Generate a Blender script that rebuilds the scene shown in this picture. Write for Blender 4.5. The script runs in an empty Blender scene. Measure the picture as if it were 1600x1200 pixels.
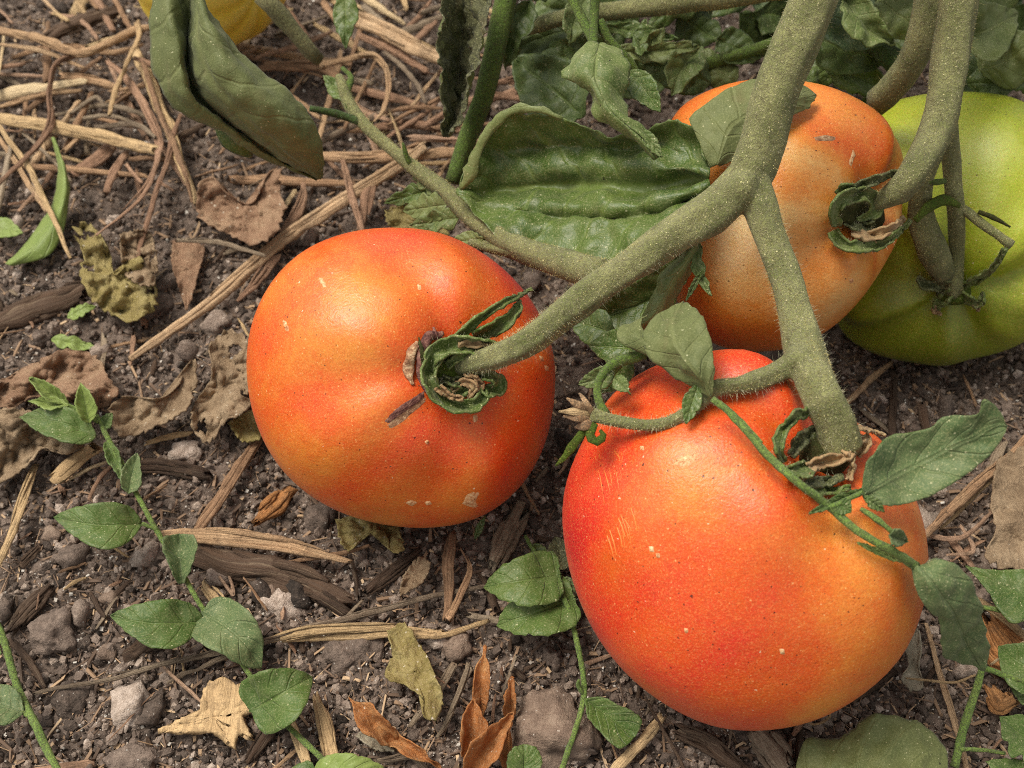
import bpy, bmesh, math, random
import numpy as np
from mathutils import Vector, Matrix, noise
from mathutils.bvhtree import BVHTree

random.seed(7); np.random.seed(7)
SC = bpy.context.scene
COL = SC.collection

# ------------------------------------------------------------------ camera, sky, sun, exposure
LENS, PITCH, DIST = 40.0, math.radians(55), 0.345
CAM = Vector((0, -DIST*math.cos(PITCH), DIST*math.sin(PITCH)))
FWD = Vector((0, math.cos(PITCH), -math.sin(PITCH)))
RGT = Vector((1, 0, 0)); UPV = Vector((0, math.sin(PITCH), math.cos(PITCH)))
cd = bpy.data.cameras.new('camera'); cam = bpy.data.objects.new('camera', cd); COL.objects.link(cam)
cam.location = CAM; cam.rotation_euler = (math.pi/2-PITCH, 0, 0)
cd.lens = LENS; cd.sensor_width = 36; cd.clip_start = 0.005; cd.clip_end = 60
cd.dof.use_dof = True; cd.dof.focus_distance = 0.275; cd.dof.aperture_fstop = 22
SC.camera = cam
SC.cycles.filter_width = 1.0; SC.cycles.use_denoising = False

SUN_EL, SUN_AZ = math.radians(64), math.radians(296)      # azimuth from +Y, clockwise
world = bpy.data.worlds.new('World'); SC.world = world; world.use_nodes = True
wn = world.node_tree
sky = wn.nodes.new('ShaderNodeTexSky'); sky.sky_type = 'NISHITA'; sky.sun_disc = False
sky.sun_elevation = SUN_EL; sky.sun_rotation = SUN_AZ; sky.dust_density = 4; sky.air_density = 1; sky.ozone_density = 1
hs = wn.nodes.new('ShaderNodeHueSaturation'); hs.inputs['Saturation'].default_value = 0.04      # cloud cover: nearly white sky
wn.links.new(sky.outputs[0], hs.inputs['Color'])
wn.links.new(hs.outputs[0], wn.nodes['Background'].inputs['Color'])
wn.nodes['Background'].inputs['Strength'].default_value = 0.085
sl = bpy.data.lights.new('sun', 'SUN'); sun = bpy.data.objects.new('sun', sl); COL.objects.link(sun)
sl.energy = 1.5; sl.angle = math.radians(28); sl.color = (1, .92, .80)
sd = Vector((math.sin(SUN_AZ)*math.cos(SUN_EL), math.cos(SUN_AZ)*math.cos(SUN_EL), math.sin(SUN_EL)))
sun.rotation_euler = sd.to_track_quat('Z', 'Y').to_euler()
sun.location = sd*2
vs = SC.view_settings; vs.view_transform = 'Standard'; vs.look = 'None'; vs.gamma = 1; vs.use_curve_mapping = False
vs.exposure = 1.0

# ------------------------------------------------------------------ helpers
K = 36/LENS/1600
def ray(px, py):
    return FWD + RGT*((px-800)*K) + UPV*((600-py)*K)
def D(px, py, d):                    # point at depth d
    return CAM + ray(px, py)*d
def W(px, py, z):                    # point at height z
    r = ray(px, py); return CAM + r*((z-CAM.z)/r.z)
DIPS = []
def soil(x, y):
    p = Vector((x, y, 0))
    h = .0042*noise.fractal(p*17, 1, 2, 3) + .0011*noise.noise(p*95+Vector((3, 1, 7)))
    for cx, cy, r, dp in DIPS:
        h -= dp*math.exp(-((x-cx)**2+(y-cy)**2)/(r*r))
    return h
def G(px, py, off=0.0):              # point above the soil
    z = 0
    for _ in range(4):
        p = W(px, py, z); z = soil(p.x, p.y)+off
    return W(px, py, z)
def pxs(d): return d*K               # metres per photo pixel at depth d
def depth(p): return (p-CAM).dot(FWD)

def lin(r, g, b):
    f = lambda c: c/12.92 if c <= .04045 else ((c+.055)/1.055)**2.4
    return (f(r/255), f(g/255), f(b/255), 1)

def cr(pts, n, s=None):
    P = np.asarray([tuple(p) for p in pts], float)
    if len(P) == 1: P = np.vstack([P, P])
    if s is None:
        s = np.concatenate([[0], np.cumsum(np.maximum(np.linalg.norm(np.diff(P[:, :3], axis=0), axis=1), 1e-7))])
    s = np.asarray(s, float); m = np.zeros_like(P)
    m[0] = (P[1]-P[0])/(s[1]-s[0]); m[-1] = (P[-1]-P[-2])/(s[-1]-s[-2])
    if len(P) > 2: m[1:-1] = (P[2:]-P[:-2])/(s[2:]-s[:-2])[:, None]
    q = np.linspace(s[0], s[-1], n) if np.isscalar(n) else np.asarray(n)
    i = np.clip(np.searchsorted(s, q, 'right')-1, 0, len(s)-2)
    h = (s[i+1]-s[i])[:, None]; t = ((q-s[i])/(s[i+1]-s[i]))[:, None]
    return ((2*t**3-3*t**2+1)*P[i] + (t**3-2*t**2+t)*h*m[i] + (-2*t**3+3*t**2)*P[i+1] + (t**3-t**2)*h*m[i+1])

class MB:
    def __init__(s): s.v = []; s.f = []; s.uv = []; s.tint = []; s.mi = []
    def add(s, v, f, uv=None, tint=.5, mi=0):
        b = len(s.v); s.v += [tuple(x) for x in v]
        s.f += [tuple(b+i for i in q) for q in f]
        s.uv += uv if uv else [[(0, 0)]*len(q) for q in f]
        s.tint += list(tint) if hasattr(tint, '__len__') else [tint]*len(v)
        s.mi += [mi]*len(f)
        return s
    def mesh(s, name, mats, origin=Vector((0, 0, 0)), smooth=True):
        m = bpy.data.meshes.new(name)
        o = np.array(origin)
        m.from_pydata([tuple(p) for p in (np.array(s.v)-o)], [], s.f)
        u = m.uv_layers.new(name='UVMap')
        u.data.foreach_set('uv', np.array([c for q in s.uv for c in q], float).ravel())
        a = m.attributes.new('tint', 'FLOAT', 'POINT'); a.data.foreach_set('value', np.array(s.tint, float))
        for x in (mats if isinstance(mats, (list, tuple)) else [mats]): m.materials.append(x)
        m.polygons.foreach_set('material_index', s.mi)
        if smooth: m.polygons.foreach_set('use_smooth', [True]*len(m.polygons))
        m.update(); return m

def link(o): COL.objects.link(o); return o
def props(o, label=None, cat=None, group=None, kind=None):
    for k, v in (('label', label), ('category', cat), ('group', group), ('kind', kind)):
        if v: o[k] = v
    return o
def thing(name, loc, label, cat, group=None):
    o = link(bpy.data.objects.new(name, None)); o.location = loc; o.empty_display_size = .01
    return props(o, label, cat, group)
def wloc(o):
    l = Vector(o.location)
    while o.parent: o = o.parent; l += o.location
    return l
def part(name, mb, mats, parent, label=None, kind=None, solid=0, smooth=True):
    o = link(bpy.data.objects.new(name, mb.mesh(name, mats, wloc(parent), smooth)))
    o.parent = parent; props(o, label, kind=kind)
    if solid: add_solid(o, solid)
    return o
def single(name, mb, mats, label, cat, group=None, solid=0, smooth=True, kind=None):
    c = Vector(np.array(mb.v).mean(axis=0)); c.z = float(np.array(mb.v)[:, 2].min())
    o = link(bpy.data.objects.new(name, mb.mesh(name, mats, c, smooth))); o.location = c
    props(o, label, cat, group, kind)
    if solid: add_solid(o, solid)
    return o
def add_solid(o, t):
    md = o.modifiers.new('thickness', 'SOLIDIFY'); md.thickness = t; md.offset = 0; md.use_even_offset = False
    if len(o.data.materials) > 1: md.material_offset = 1; md.material_offset_rim = 0

def frames(P):
    P = np.asarray(P); T = np.gradient(P, axis=0); T /= np.maximum(np.linalg.norm(T, axis=1), 1e-9)[:, None]
    ref = np.array(-FWD); out = []
    n = ref - T[0]*ref.dot(T[0]); n /= max(np.linalg.norm(n), 1e-9)
    for t in T:
        n = n - t*n.dot(t); n /= max(np.linalg.norm(n), 1e-9)
        out.append((n, np.cross(t, n)))
    return T, out
def tube(mb, pts, radii, n=10, seg=None, flat=1., wob=0, bump=0, tint=.5, mi=0, roll=0., cap=True, seed=0., jag=0, ridge=0.):
    """pts: Vectors, radii: a list as long as pts (metres). flat squashes the section along the side facing the camera."""
    if np.isscalar(radii): radii = [radii]*len(pts)
    A = np.array([(p[0], p[1], p[2], r) for p, r in zip(pts, radii)])
    if seg is None:
        L = np.linalg.norm(np.diff(A[:, :3], axis=0), axis=1).sum(); seg = int(min(90, max(4, L/max(np.mean(radii), 2e-4)/1.2)))
    A = cr(A, seg); P = A[:, :3]; R = np.maximum(A[:, 3], 2e-5)
    L = np.concatenate([[0], np.cumsum(np.linalg.norm(np.diff(P, axis=0), axis=1))])
    if wob:
        for k in range(len(P)):
            P[k] += wob*np.array(noise.noise_vector(Vector((L[k]*60+seed*7, seed*3.1, 0))))
    T, F = frames(P); V = []
    rs = random.Random(seed)
    js = [rs.uniform(-jag, jag) for _ in range(n)]
    for k in range(seg):
        nn, bb = F[k]
        for j in range(n):
            a = 2*math.pi*j/n + roll
            r = R[k]*(1+ridge*math.cos(5*a+L[k]*25))
            if bump:
                r *= 1+bump*noise.noise(Vector((math.cos(a)*1.3+seed, math.sin(a)*1.3, L[k]/max(R.mean(), 1e-4)*.35)))
            q = P[k] + bb*(math.cos(a)*r) + nn*(math.sin(a)*r*flat)
            if jag and k in (0, seg-1): q = q + T[k]*js[j]*R[k]
            V.append(q)
    f = []; uv = []
    for k in range(seg-1):
        for j in range(n):
            j2 = (j+1) % n
            f.append((k*n+j, k*n+j2, (k+1)*n+j2, (k+1)*n+j))
            uv.append([(j/n, L[k]), ((j+1)/n, L[k]), ((j+1)/n, L[k+1]), (j/n, L[k+1])])
    if cap:
        f.append(tuple(range(n-1, -1, -1))); uv.append([(0, 0)]*n)
        f.append(tuple((seg-1)*n+j for j in range(n))); uv.append([(0, 0)]*n)
    mb.add(V, f, uv, tint, mi)
    return P, R, F
def hairs(mb, P, R, F, count, lmin, lmax, rad=2.2e-5, seed=1, flat=1.):
    rs = random.Random(seed)
    for _ in range(count):
        k = rs.randrange(len(P)-1); t = rs.random(); a = rs.uniform(0, 6.283)
        nn, bb = F[k]; p = P[k]*(1-t)+P[k+1]*t; r = R[k]*(1-t)+R[k+1]*t
        d = bb*math.cos(a)+nn*math.sin(a)*flat
        tip = d + np.array([rs.gauss(0, .35) for _ in range(3)])
        b = p+d*r*.97; e = b+tip*rs.uniform(lmin, lmax)
        s1 = np.cross(d, [.3, .5, .81]); s1 /= max(np.linalg.norm(s1), 1e-6); s2 = np.cross(d, s1)
        mb.add([b+s1*rad, b-s1*.5*rad+s2*.87*rad, b-s1*.5*rad-s2*.87*rad, e], [(0, 1, 3), (1, 2, 3), (2, 0, 3)])

def loft(mb, rows, nT=36, nU=22, cs=None, quilt=0., nv=6, crink=0., cf=180, jag=0., lean=1.2, seed=0., linear=False, tint=.5):
    """rows: lists of Vectors running base -> tip, from the left edge over the midrib to the right edge."""
    R = np.array([cr(r, nT) for r in rows]); nr = len(rows)
    cs = np.linspace(-1, 1, nr) if cs is None else np.array(cs, float)
    cq = np.linspace(cs[0], cs[-1], nU)
    if linear:
        X = np.stack([np.interp(cq, cs, R[:, a, b]) for a in range(nT) for b in range(3)], 1)
    else:
        X = cr(R.reshape(nr, -1), cq, cs)
    X = X.reshape(nU, nT, 3)
    if jag:
        for e, s in ((0, 1), (nU-1, -1)):
            for k in range(1, nT-1):
                d = X[e, k]-X[nU//2, k]; L = np.linalg.norm(d)
                if L > 1e-5: X[e, k] += d/L*jag*(noise.noise(Vector((k*.55+seed, e, seed)))+.5*noise.noise(Vector((k*1.7+seed, e, 3))))
    N = np.cross(np.gradient(X, axis=1), np.gradient(X, axis=0)); ln = np.linalg.norm(N, axis=2)[..., None]; N = N/np.maximum(ln, 1e-12)
    Y = X.copy()
    for i in range(nU):
        c = abs(cq[i])
        for k in range(nT):
            t = k/(nT-1); h = 0
            if quilt:
                ph = t*nv-c*lean
                h += quilt*(abs(math.sin(math.pi*ph))**.6-.5)*min(1, 3*c)*min(1, (1-t)*5)*min(1, t*6)
                h -= quilt*.9*math.exp(-(c/.07)**2)
            if crink: h += crink*noise.fractal(Vector(X[i, k])*cf+Vector((seed, seed, 0)), 1, 2, 2)
            Y[i, k] += N[i, k]*h
    V = Y.reshape(-1, 3); f = []; uv = []
    u = lambda i, k: (.5+.5*cq[i], k/(nT-1))
    for i in range(nU-1):
        for k in range(nT-1):
            f.append((i*nT+k, i*nT+k+1, (i+1)*nT+k+1, (i+1)*nT+k)); uv.append([u(i, k), u(i, k+1), u(i+1, k+1), u(i+1, k)])
    mb.add(V, f, uv, tint)
    return mb

OVATE = [(0, .02), (.06, .22), (.18, .42), (.35, .5), (.55, .46), (.75, .32), (.9, .15), (1, 0)]
ARROW = [(-.06, .02), (-.1, .26), (-.03, .42), (.12, .47), (.35, .46), (.6, .38), (.8, .25), (.93, .1), (1, 0)]
LOBED = [(0, .02), (.1, .25), (.2, .42), (.28, .38), (.36, .3), (.46, .45), (.56, .38), (.63, .25), (.75, .27), (.9, .1), (1, 0)]
LANCE = [(0, .05), (.2, .35), (.45, .5), (.7, .36), (1, 0)]
def leaf_px(mb, base, tip, wpx, prof=OVATE, to=None, bend=0., cup=.2, droop=.0, asym=1., **kw):
    """base, tip: (px, py, height or depth); rows built between them. to: G (height above soil) or D (depth)."""
    to = to or G
    bx, by, bh = base; tx, ty, th = tip
    dx, dy = tx-bx, ty-by; L = math.hypot(dx, dy); nx, ny = -dy/L, dx/L
    mid, le, ri = [], [], []
    sg = 1 if to is G else -1
    for t, w in prof:
        t0 = t; b = bend*L*math.sin(math.pi*max(0, t))
        x = bx+dx*t+nx*b; y = by+dy*t+ny*b
        arch = droop*math.sin(math.pi*max(0, min(1, t)))*sg
        h = bh+(th-bh)*t+arch
        c = cup*w*wpx*1.6e-4*sg
        le.append(to(x+nx*w*wpx, y+ny*w*wpx, h+c)); ri.append(to(x-nx*w*wpx*asym, y-ny*w*wpx*asym, h+c))
        mid.append(to(x, y, h))
    q = {'quilt': .0004, 'crink': .0008, 'jag': .0004, 'nT': 30, 'nU': 16}; q.update(kw)
    return loft(mb, [le, mid, ri], **q)

# ------------------------------------------------------------------ materials
class Mat:
    def __init__(s, name):
        s.m = bpy.data.materials.new(name); s.m.use_nodes = True; s.t = s.m.node_tree
        s.b = s.t.nodes['Principled BSDF']; s.out = s.t.nodes['Material Output']
    def n(s, typ, ins=None, **p):
        x = s.t.nodes.new('ShaderNode'+typ)
        for k, v in p.items(): setattr(x, k, v)
        for k, v in (ins or {}).items(): s.set(x.inputs[k], v)
        return x
    def set(s, sock, v):
        if isinstance(v, bpy.types.NodeSocket): s.t.links.new(v, sock)
        else: sock.default_value = v
    def bs(s, **k):
        for a, v in k.items(): s.set(s.b.inputs[a.replace('_', ' ')], v)
    def math(s, op, a, b=0., clamp=False):
        x = s.n('Math', {0: a, 1: b}, operation=op); x.use_clamp = clamp; return x.outputs[0]
    def mix(s, f, a, b, bt='MIX'):
        x = s.n('Mix', data_type='RGBA', blend_type=bt); s.set(x.inputs[0], f); s.set(x.inputs[6], a); s.set(x.inputs[7], b); return x.outputs[2]
    def ramp(s, f, stops, interp='LINEAR'):
        x = s.n('ValToRGB', {0: f}); e = x.color_ramp; e.interpolation = interp
        while len(e.elements) < len(stops): e.elements.new(.5)
        for q, (p, c) in zip(e.elements, stops): q.position = p; q.color = c if len(c) == 4 else (*c, 1)
        return x.outputs[0]
    def coord(s): return s.n('NewGeometry').outputs['Position']
    def noise(s, co, scale, detail=4, rough=.55): return s.n('TexNoise', {'Vector': co, 'Scale': scale, 'Detail': detail, 'Roughness': rough}).outputs[0]
    def remap(s, v, a, b, c=0., d=1.): return s.n('MapRange', {0: v, 1: a, 2: b, 3: c, 4: d}).outputs[0]
    def mapv(s, co, sc): return s.n('Mapping', {'Vector': co, 'Scale': sc}).outputs[0]
    def dots(s, co, scale, size, share):
        """mask of round specks: cells of 1/scale metres, radius size (share of a cell), only a share of the cells"""
        wp = s.n('TexNoise', {'Vector': co, 'Scale': scale*2.3, 'Detail': 1.})
        co2 = s.n('VectorMath', {0: co, 1: s.n('VectorMath', {0: wp.outputs['Color'], 3: .5/scale}, operation='SCALE').outputs[0]}, operation='ADD').outputs[0]
        v = s.n('TexVoronoi', {'Vector': co2, 'Scale': scale})
        sp = s.n('SeparateColor', {0: v.outputs['Color']})
        r = s.math('MULTIPLY_ADD', s.math('POWER', sp.outputs[1], 2.), size)
        s.set(r.node.inputs[2], size*.35)
        near = s.math('MULTIPLY', s.math('SUBTRACT', r, v.outputs['Distance']), 3./size, True)
        patch = s.remap(s.noise(co, scale*.06, 3), .38, .62, .25, 1.6)
        return s.math('MULTIPLY', near, s.math('LESS_THAN', sp.outputs[0], s.math('MULTIPLY', patch, share)))
    def bump(s, h, st, dist=.001, normal=None):
        x = s.n('Bump', {'Strength': st, 'Distance': dist, 'Height': h})
        if normal: s.set(x.inputs['Normal'], normal)
        return x.outputs[0]
    def rnd(s): return s.n('ObjectInfo').outputs['Random']
    def tint(s): return s.n('Attribute', attribute_name='tint').outputs['Fac']
G4 = lambda v: (v, v, v, 1)

def skin(name, stops, rough=.34, black=.1, patch=None):
    m = Mat(name); co = m.coord()
    r = m.math('ADD', m.tint(), m.math('MULTIPLY', m.math('SUBTRACT', m.noise(co, 60, 3), .5), .34))
    r = m.math('ADD', r, m.math('MULTIPLY', m.math('SUBTRACT', m.noise(co, 420, 3), .5), .16))
    r = m.math('ADD', r, m.math('MULTIPLY', m.math('SUBTRACT', m.noise(co, 1500, 2), .5), .12))
    c = m.ramp(r, stops)
    dust = m.math('MULTIPLY', m.remap(m.noise(co, 45, 4), .45, .75), .06)
    c = m.mix(dust, c, lin(205, 165, 120))
    c = m.mix(m.math('MULTIPLY', m.remap(m.noise(co, 2600, 3, .7), .5, .68), .28), c, lin(248, 190, 110))
    c = m.mix(m.math('MULTIPLY', m.remap(m.noise(co, 2100, 3, .7), .5, .36), .22), c, lin(120, 40, 14))
    c = m.mix(m.math('MULTIPLY', m.dots(co, 1200, .2, .4), .5), c, lin(248, 200, 130))
    c = m.mix(m.math('MULTIPLY', m.dots(co, 560, .12, .14), .75), c, lin(240, 214, 176))
    c = m.mix(m.math('MULTIPLY', m.dots(co, 1000, .2, black*3.5), .85), c, lin(70, 34, 18))
    c = m.mix(m.math('MULTIPLY', m.dots(co, 420, .12, black*1.2), .85), c, lin(44, 26, 16))
    b = m.bump(m.noise(co, 1500, 3, .65), .3, .0005)
    b = m.bump(m.noise(co, 190, 3), .25, .0008, b)
    m.bs(Base_Color=c, Roughness=m.remap(m.noise(co, 130, 4), .3, .7, rough-.07, rough+.12), Normal=b)
    m.bs(Sheen_Weight=.03, Sheen_Roughness=.4, Specular_IOR_Level=.45)
    m.b.inputs['Subsurface Weight'].default_value = .1; m.b.inputs['Subsurface Scale'].default_value = .004
    m.b.inputs['Subsurface Radius'].default_value = (1, .35, .12)
    return m.m
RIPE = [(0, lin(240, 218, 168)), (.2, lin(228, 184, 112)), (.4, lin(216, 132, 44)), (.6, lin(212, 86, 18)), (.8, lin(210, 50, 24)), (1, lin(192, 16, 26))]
M_RIPE = skin('tomato_skin', RIPE)
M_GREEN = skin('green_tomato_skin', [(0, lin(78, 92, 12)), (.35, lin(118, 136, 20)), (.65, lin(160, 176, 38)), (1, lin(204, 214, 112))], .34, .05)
M_SQUASH = skin('squash_skin', [(0, lin(196, 160, 28)), (.5, lin(226, 196, 60)), (1, lin(236, 214, 110))], .45, .02)

def stem_mat(name, a, b, speck, amt=.6, sc=1700, sheen=.1):
    m = Mat(name); co = m.coord()
    c = m.mix(m.remap(m.noise(co, 130, 5, .6), .3, .7), a, b)
    c = m.mix(m.math('MULTIPLY', m.remap(m.noise(co, 700, 4, .7), .5, .66), .5), c, lin(66, 54, 32))
    gr = m.remap(m.noise(co, 2300, 3, .75), .5, .64)
    c = m.mix(m.math('MULTIPLY', gr, amt*.7), c, speck)
    d1 = m.dots(co, sc, .36, .45); d2 = m.dots(co, sc*.5, .17, .3)
    c = m.mix(m.math('MULTIPLY', d1, amt), c, speck)
    c = m.mix(m.math('MULTIPLY', d2, amt), c, lin(222, 212, 150))
    c = m.mix(m.dots(co, 420, .1, .15), c, lin(40, 30, 20))
    h = m.math('ADD', m.math('ADD', d1, gr), m.math('MULTIPLY', m.noise(co, 900, 3), 1.2))
    m.bs(Base_Color=c, Roughness=.8, Normal=m.bump(h, .8, .0006), Sheen_Weight=sheen, Specular_IOR_Level=.2)
    return m.m
M_STEM = stem_mat('hairy_stem', lin(94, 100, 54), lin(146, 144, 94), lin(206, 198, 144), .8)
M_STEM_GREEN = stem_mat('fresh_stem', lin(76, 100, 34), lin(98, 118, 46), lin(150, 156, 80), .3)
M_STALK = stem_mat('squash_stalk', lin(116, 118, 74), lin(140, 134, 92), lin(160, 150, 110), .3)
M_STEM_DARK = stem_mat('dark_stem', lin(54, 78, 30), lin(72, 92, 40), lin(120, 120, 70), .35)
M_WEED_STEM = stem_mat('weed_stem', lin(96, 122, 52), lin(120, 140, 68), lin(160, 172, 100), .25, 2500)
M_SEPAL = stem_mat('sepal_green', lin(58, 80, 20), lin(90, 108, 34), lin(164, 156, 74), .45, sheen=0)
M_SEPAL_DRY = stem_mat('sepal_dry', lin(128, 92, 62), lin(176, 142, 104), lin(206, 180, 140), .4)
M_SEPAL_DARK = stem_mat('sepal_dark', lin(40, 44, 18), lin(66, 70, 28), lin(150, 136, 84), .5, sheen=0)
m = Mat('stem_hair'); m.bs(Base_Color=lin(188, 184, 150), Roughness=.6); M_HAIR = m.m
m = Mat('stem_grit'); m.bs(Base_Color=m.ramp(m.noise(m.coord(), 1500, 2), [(.35, lin(128, 118, 62)), (.5, lin(184, 168, 100)), (.66, lin(226, 214, 156))]), Roughness=.7); M_GRIT = m.m

def leaf_mat(name, dark, light, vein, spk=.5, nv=6, lean=1.2, brown=.0, rough=.5, trans=.22, spc=lin(214, 206, 160), vw=.5):
    m = Mat(name); co = m.coord(); u = m.n('SeparateXYZ', {0: m.n('UVMap').outputs[0]})
    cc = m.math('SUBTRACT', m.math('MULTIPLY', u.outputs[0], 2.), 1.); c = m.math('ABSOLUTE', cc)
    wob = m.math('MULTIPLY', m.math('SUBTRACT', m.noise(co, 140, 2), .5), .35)
    ph = m.math('ADD', m.math('SUBTRACT', m.math('MULTIPLY', u.outputs[1], float(nv)), m.math('MULTIPLY', c, lean)), wob)
    sv = m.math('ABSOLUTE', m.math('SUBTRACT', m.math('FRACT', m.math('ADD', ph, .5)), .5))
    sec = m.remap(sv, .075, .015); mid = m.remap(c, .075, .02)
    fine = m.n('TexVoronoi', {'Vector': co, 'Scale': 420.}, feature='DISTANCE_TO_EDGE').outputs['Distance']
    net = m.remap(fine, .09, .0)
    v = m.math('MAXIMUM', mid, m.math('MULTIPLY', sec, .75))
    base = m.mix(m.remap(m.noise(co, 90, 5, .6), .3, .7), dark, light)
    base = m.mix(m.math('MULTIPLY', m.remap(m.noise(co, 900, 4, .7), .35, .7), .4), base, light)
    base = m.mix(m.math('MULTIPLY', m.remap(m.noise(co, 40, 3), .42, .66), .3), base, vein)
    base = m.mix(m.math('MULTIPLY', m.remap(m.noise(co, 2400, 3, .75), .5, .64), .42*min(1.5, spk+.3)), base, lin(164, 164, 112))
    base = m.mix(m.math('MULTIPLY', net, .1), base, vein)
    base = m.mix(m.math('MULTIPLY', v, vw), base, vein)
    if brown: base = m.mix(m.math('MULTIPLY', m.remap(m.noise(co, 130, 5, .65), .62-.1*brown, .74), brown), base, lin(112, 84, 56))
    dst = m.math('MULTIPLY', m.remap(m.noise(co, 260, 4, .7), .45, .8), .3*spk)
    base = m.mix(dst, base, lin(150, 150, 110))
    base = m.mix(m.math('MULTIPLY', m.dots(co, 1400, .24, .5*spk), .6), base, spc)
    base = m.mix(m.math('MULTIPLY', m.dots(co, 620, .15, .36*spk), .8), base, lin(206, 204, 160))
    base = m.mix(m.dots(co, 400, .1, .1), base, lin(34, 30, 18))
    h = m.math('SUBTRACT', m.math('MULTIPLY', m.noise(co, 600, 3), .5), m.math('ADD', m.math('MULTIPLY', v, .8), m.math('MULTIPLY', net, .1)))
    m.bs(Base_Color=base, Roughness=rough, Normal=m.bump(h, .55, .0006), Specular_IOR_Level=.4, Sheen_Weight=.08)
    if trans:
        tr = m.n('BsdfTranslucent', {'Color': m.mix(.5, base, lin(120, 150, 40))})
        mx = m.n('MixShader', {0: trans, 1: m.b.outputs[0], 2: tr.outputs[0]}); m.t.links.new(mx.outputs[0], m.out.inputs[0])
    return m.m
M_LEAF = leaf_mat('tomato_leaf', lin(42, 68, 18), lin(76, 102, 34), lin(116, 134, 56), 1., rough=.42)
M_LEAF_UNDER = leaf_mat('tomato_leaf_underside', lin(82, 94, 48), lin(108, 114, 64), lin(134, 138, 84), .5, brown=.3, rough=.65, vw=.3)
M_LEAF_DUSTY = leaf_mat('dusty_tomato_leaf', lin(62, 86, 32), lin(94, 112, 50), lin(130, 142, 78), 1.3, rough=.55)
M_LEAF_BLUE = leaf_mat('dull_tomato_leaf', lin(38, 62, 32), lin(58, 84, 48), lin(96, 118, 70), .7, vw=.25)
M_LEAF_DEAD = leaf_mat('withered_leaf', lin(34, 36, 22), lin(64, 64, 40), lin(102, 102, 58), 1.5, brown=.6, rough=.6)
M_LEAF_BG = leaf_mat('shaded_leaf', lin(34, 56, 14), lin(66, 88, 30), lin(100, 118, 50), .5)  # darker copy of the tomato leaf, foliage shade put into its colour
M_LEAF_PALE = leaf_mat('pale_leaf', lin(84, 100, 46), lin(114, 126, 66), lin(142, 148, 88), .7, brown=.2)
M_WEED = leaf_mat('weed_leaf', lin(50, 78, 24), lin(80, 106, 40), lin(108, 130, 60), .8, nv=5, vw=.3, rough=.5)
M_WEED_BRIGHT = leaf_mat('young_weed_leaf', lin(108, 130, 52), lin(138, 156, 78), lin(158, 174, 100), .35, nv=5, vw=.3)
M_WEED_GREY = leaf_mat('dusty_weed_leaf', lin(64, 88, 46), lin(94, 114, 66), lin(118, 134, 86), 1.1, nv=5, vw=.25, rough=.6)
M_SEPAL_BLADE = leaf_mat('sepal_blade', lin(44, 66, 16), lin(84, 104, 32), lin(116, 128, 52), 1.1, nv=3, vw=.2, brown=.45, rough=.55, trans=.05)
M_SEPAL_DARK_BLADE = leaf_mat('sepal_dark_blade', lin(30, 38, 14), lin(58, 66, 26), lin(96, 100, 46), 1.2, nv=3, vw=.2, brown=.5, rough=.55, trans=.05)  # dark olive sepal tone with brown patches
M_SEPAL_BROWN = leaf_mat('sepal_brown_blade', lin(120, 84, 54), lin(172, 136, 96), lin(200, 170, 124), .8, nv=3, vw=.2, brown=.3, rough=.8, trans=.05)

def fibre(name, stops, streak=.5, rough=.7, su=26., sv=40.):
    m = Mat(name); uv = m.n('UVMap').outputs[0]; co = m.coord()
    r = m.rnd()
    off = m.n('CombineXYZ', {0: m.math('MULTIPLY', r, 30.), 1: m.math('MULTIPLY', r, 17.)}).outputs[0]
    p = m.n('VectorMath', {0: m.mapv(uv, (su, sv, 1)), 1: off}, operation='ADD').outputs[0]
    st = m.noise(p, 1., 4, .65)
    c = m.ramp(m.math('ADD', m.math('MULTIPLY', r, .8), m.math('MULTIPLY', m.math('SUBTRACT', m.noise(co, 110, 3), .5), .55)), stops)
    c = m.mix(m.math('MULTIPLY', m.remap(st, .54, .36), streak), c, lin(84, 60, 40))
    c = m.mix(m.math('MULTIPLY', m.remap(st, .55, .8), streak*.6), c, lin(226, 200, 160))
    c = m.mix(m.math('MULTIPLY', m.remap(m.noise(co, 300, 5, .7), .52, .7), .6), c, lin(92, 72, 54))
    c = m.mix(m.math('MULTIPLY', m.remap(m.noise(co, 1500, 4, .75), .52, .68), .4), c, lin(70, 54, 42))
    c = m.mix(m.math('MULTIPLY', m.dots(co, 700, .16, .25), .8), c, lin(48, 36, 28))
    m.bs(Base_Color=c, Roughness=rough, Normal=m.bump(m.math('ADD', st, m.math('MULTIPLY', m.noise(co, 1400, 4, .7), .4)), .9, .0008), Specular_IOR_Level=.25)
    return m.m
M_STRAW = fibre('straw', [(0, lin(136, 106, 80)), (.35, lin(176, 138, 104)), (.65, lin(202, 166, 126)), (1, lin(218, 188, 150))])
M_STRAW_PALE = fibre('pale_straw', [(0, lin(192, 160, 116)), (.5, lin(216, 184, 136)), (1, lin(226, 204, 164))], .35)
M_STRAW_GREY = fibre('grey_straw', [(0, lin(128, 112, 94)), (.5, lin(156, 138, 114)), (1, lin(176, 158, 134))])
M_STRAW_PINK = fibre('weathered_straw', [(0, lin(142, 108, 84)), (.5, lin(178, 140, 112)), (1, lin(198, 166, 138))])
M_CHIP = fibre('orange_wood', [(0, lin(168, 110, 62)), (.5, lin(190, 132, 78)), (1, lin(206, 152, 98))], .6)
M_BARK = fibre('bark', [(0, lin(58, 46, 38)), (.5, lin(82, 66, 54)), (1, lin(104, 84, 68))], .55, .85)

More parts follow.
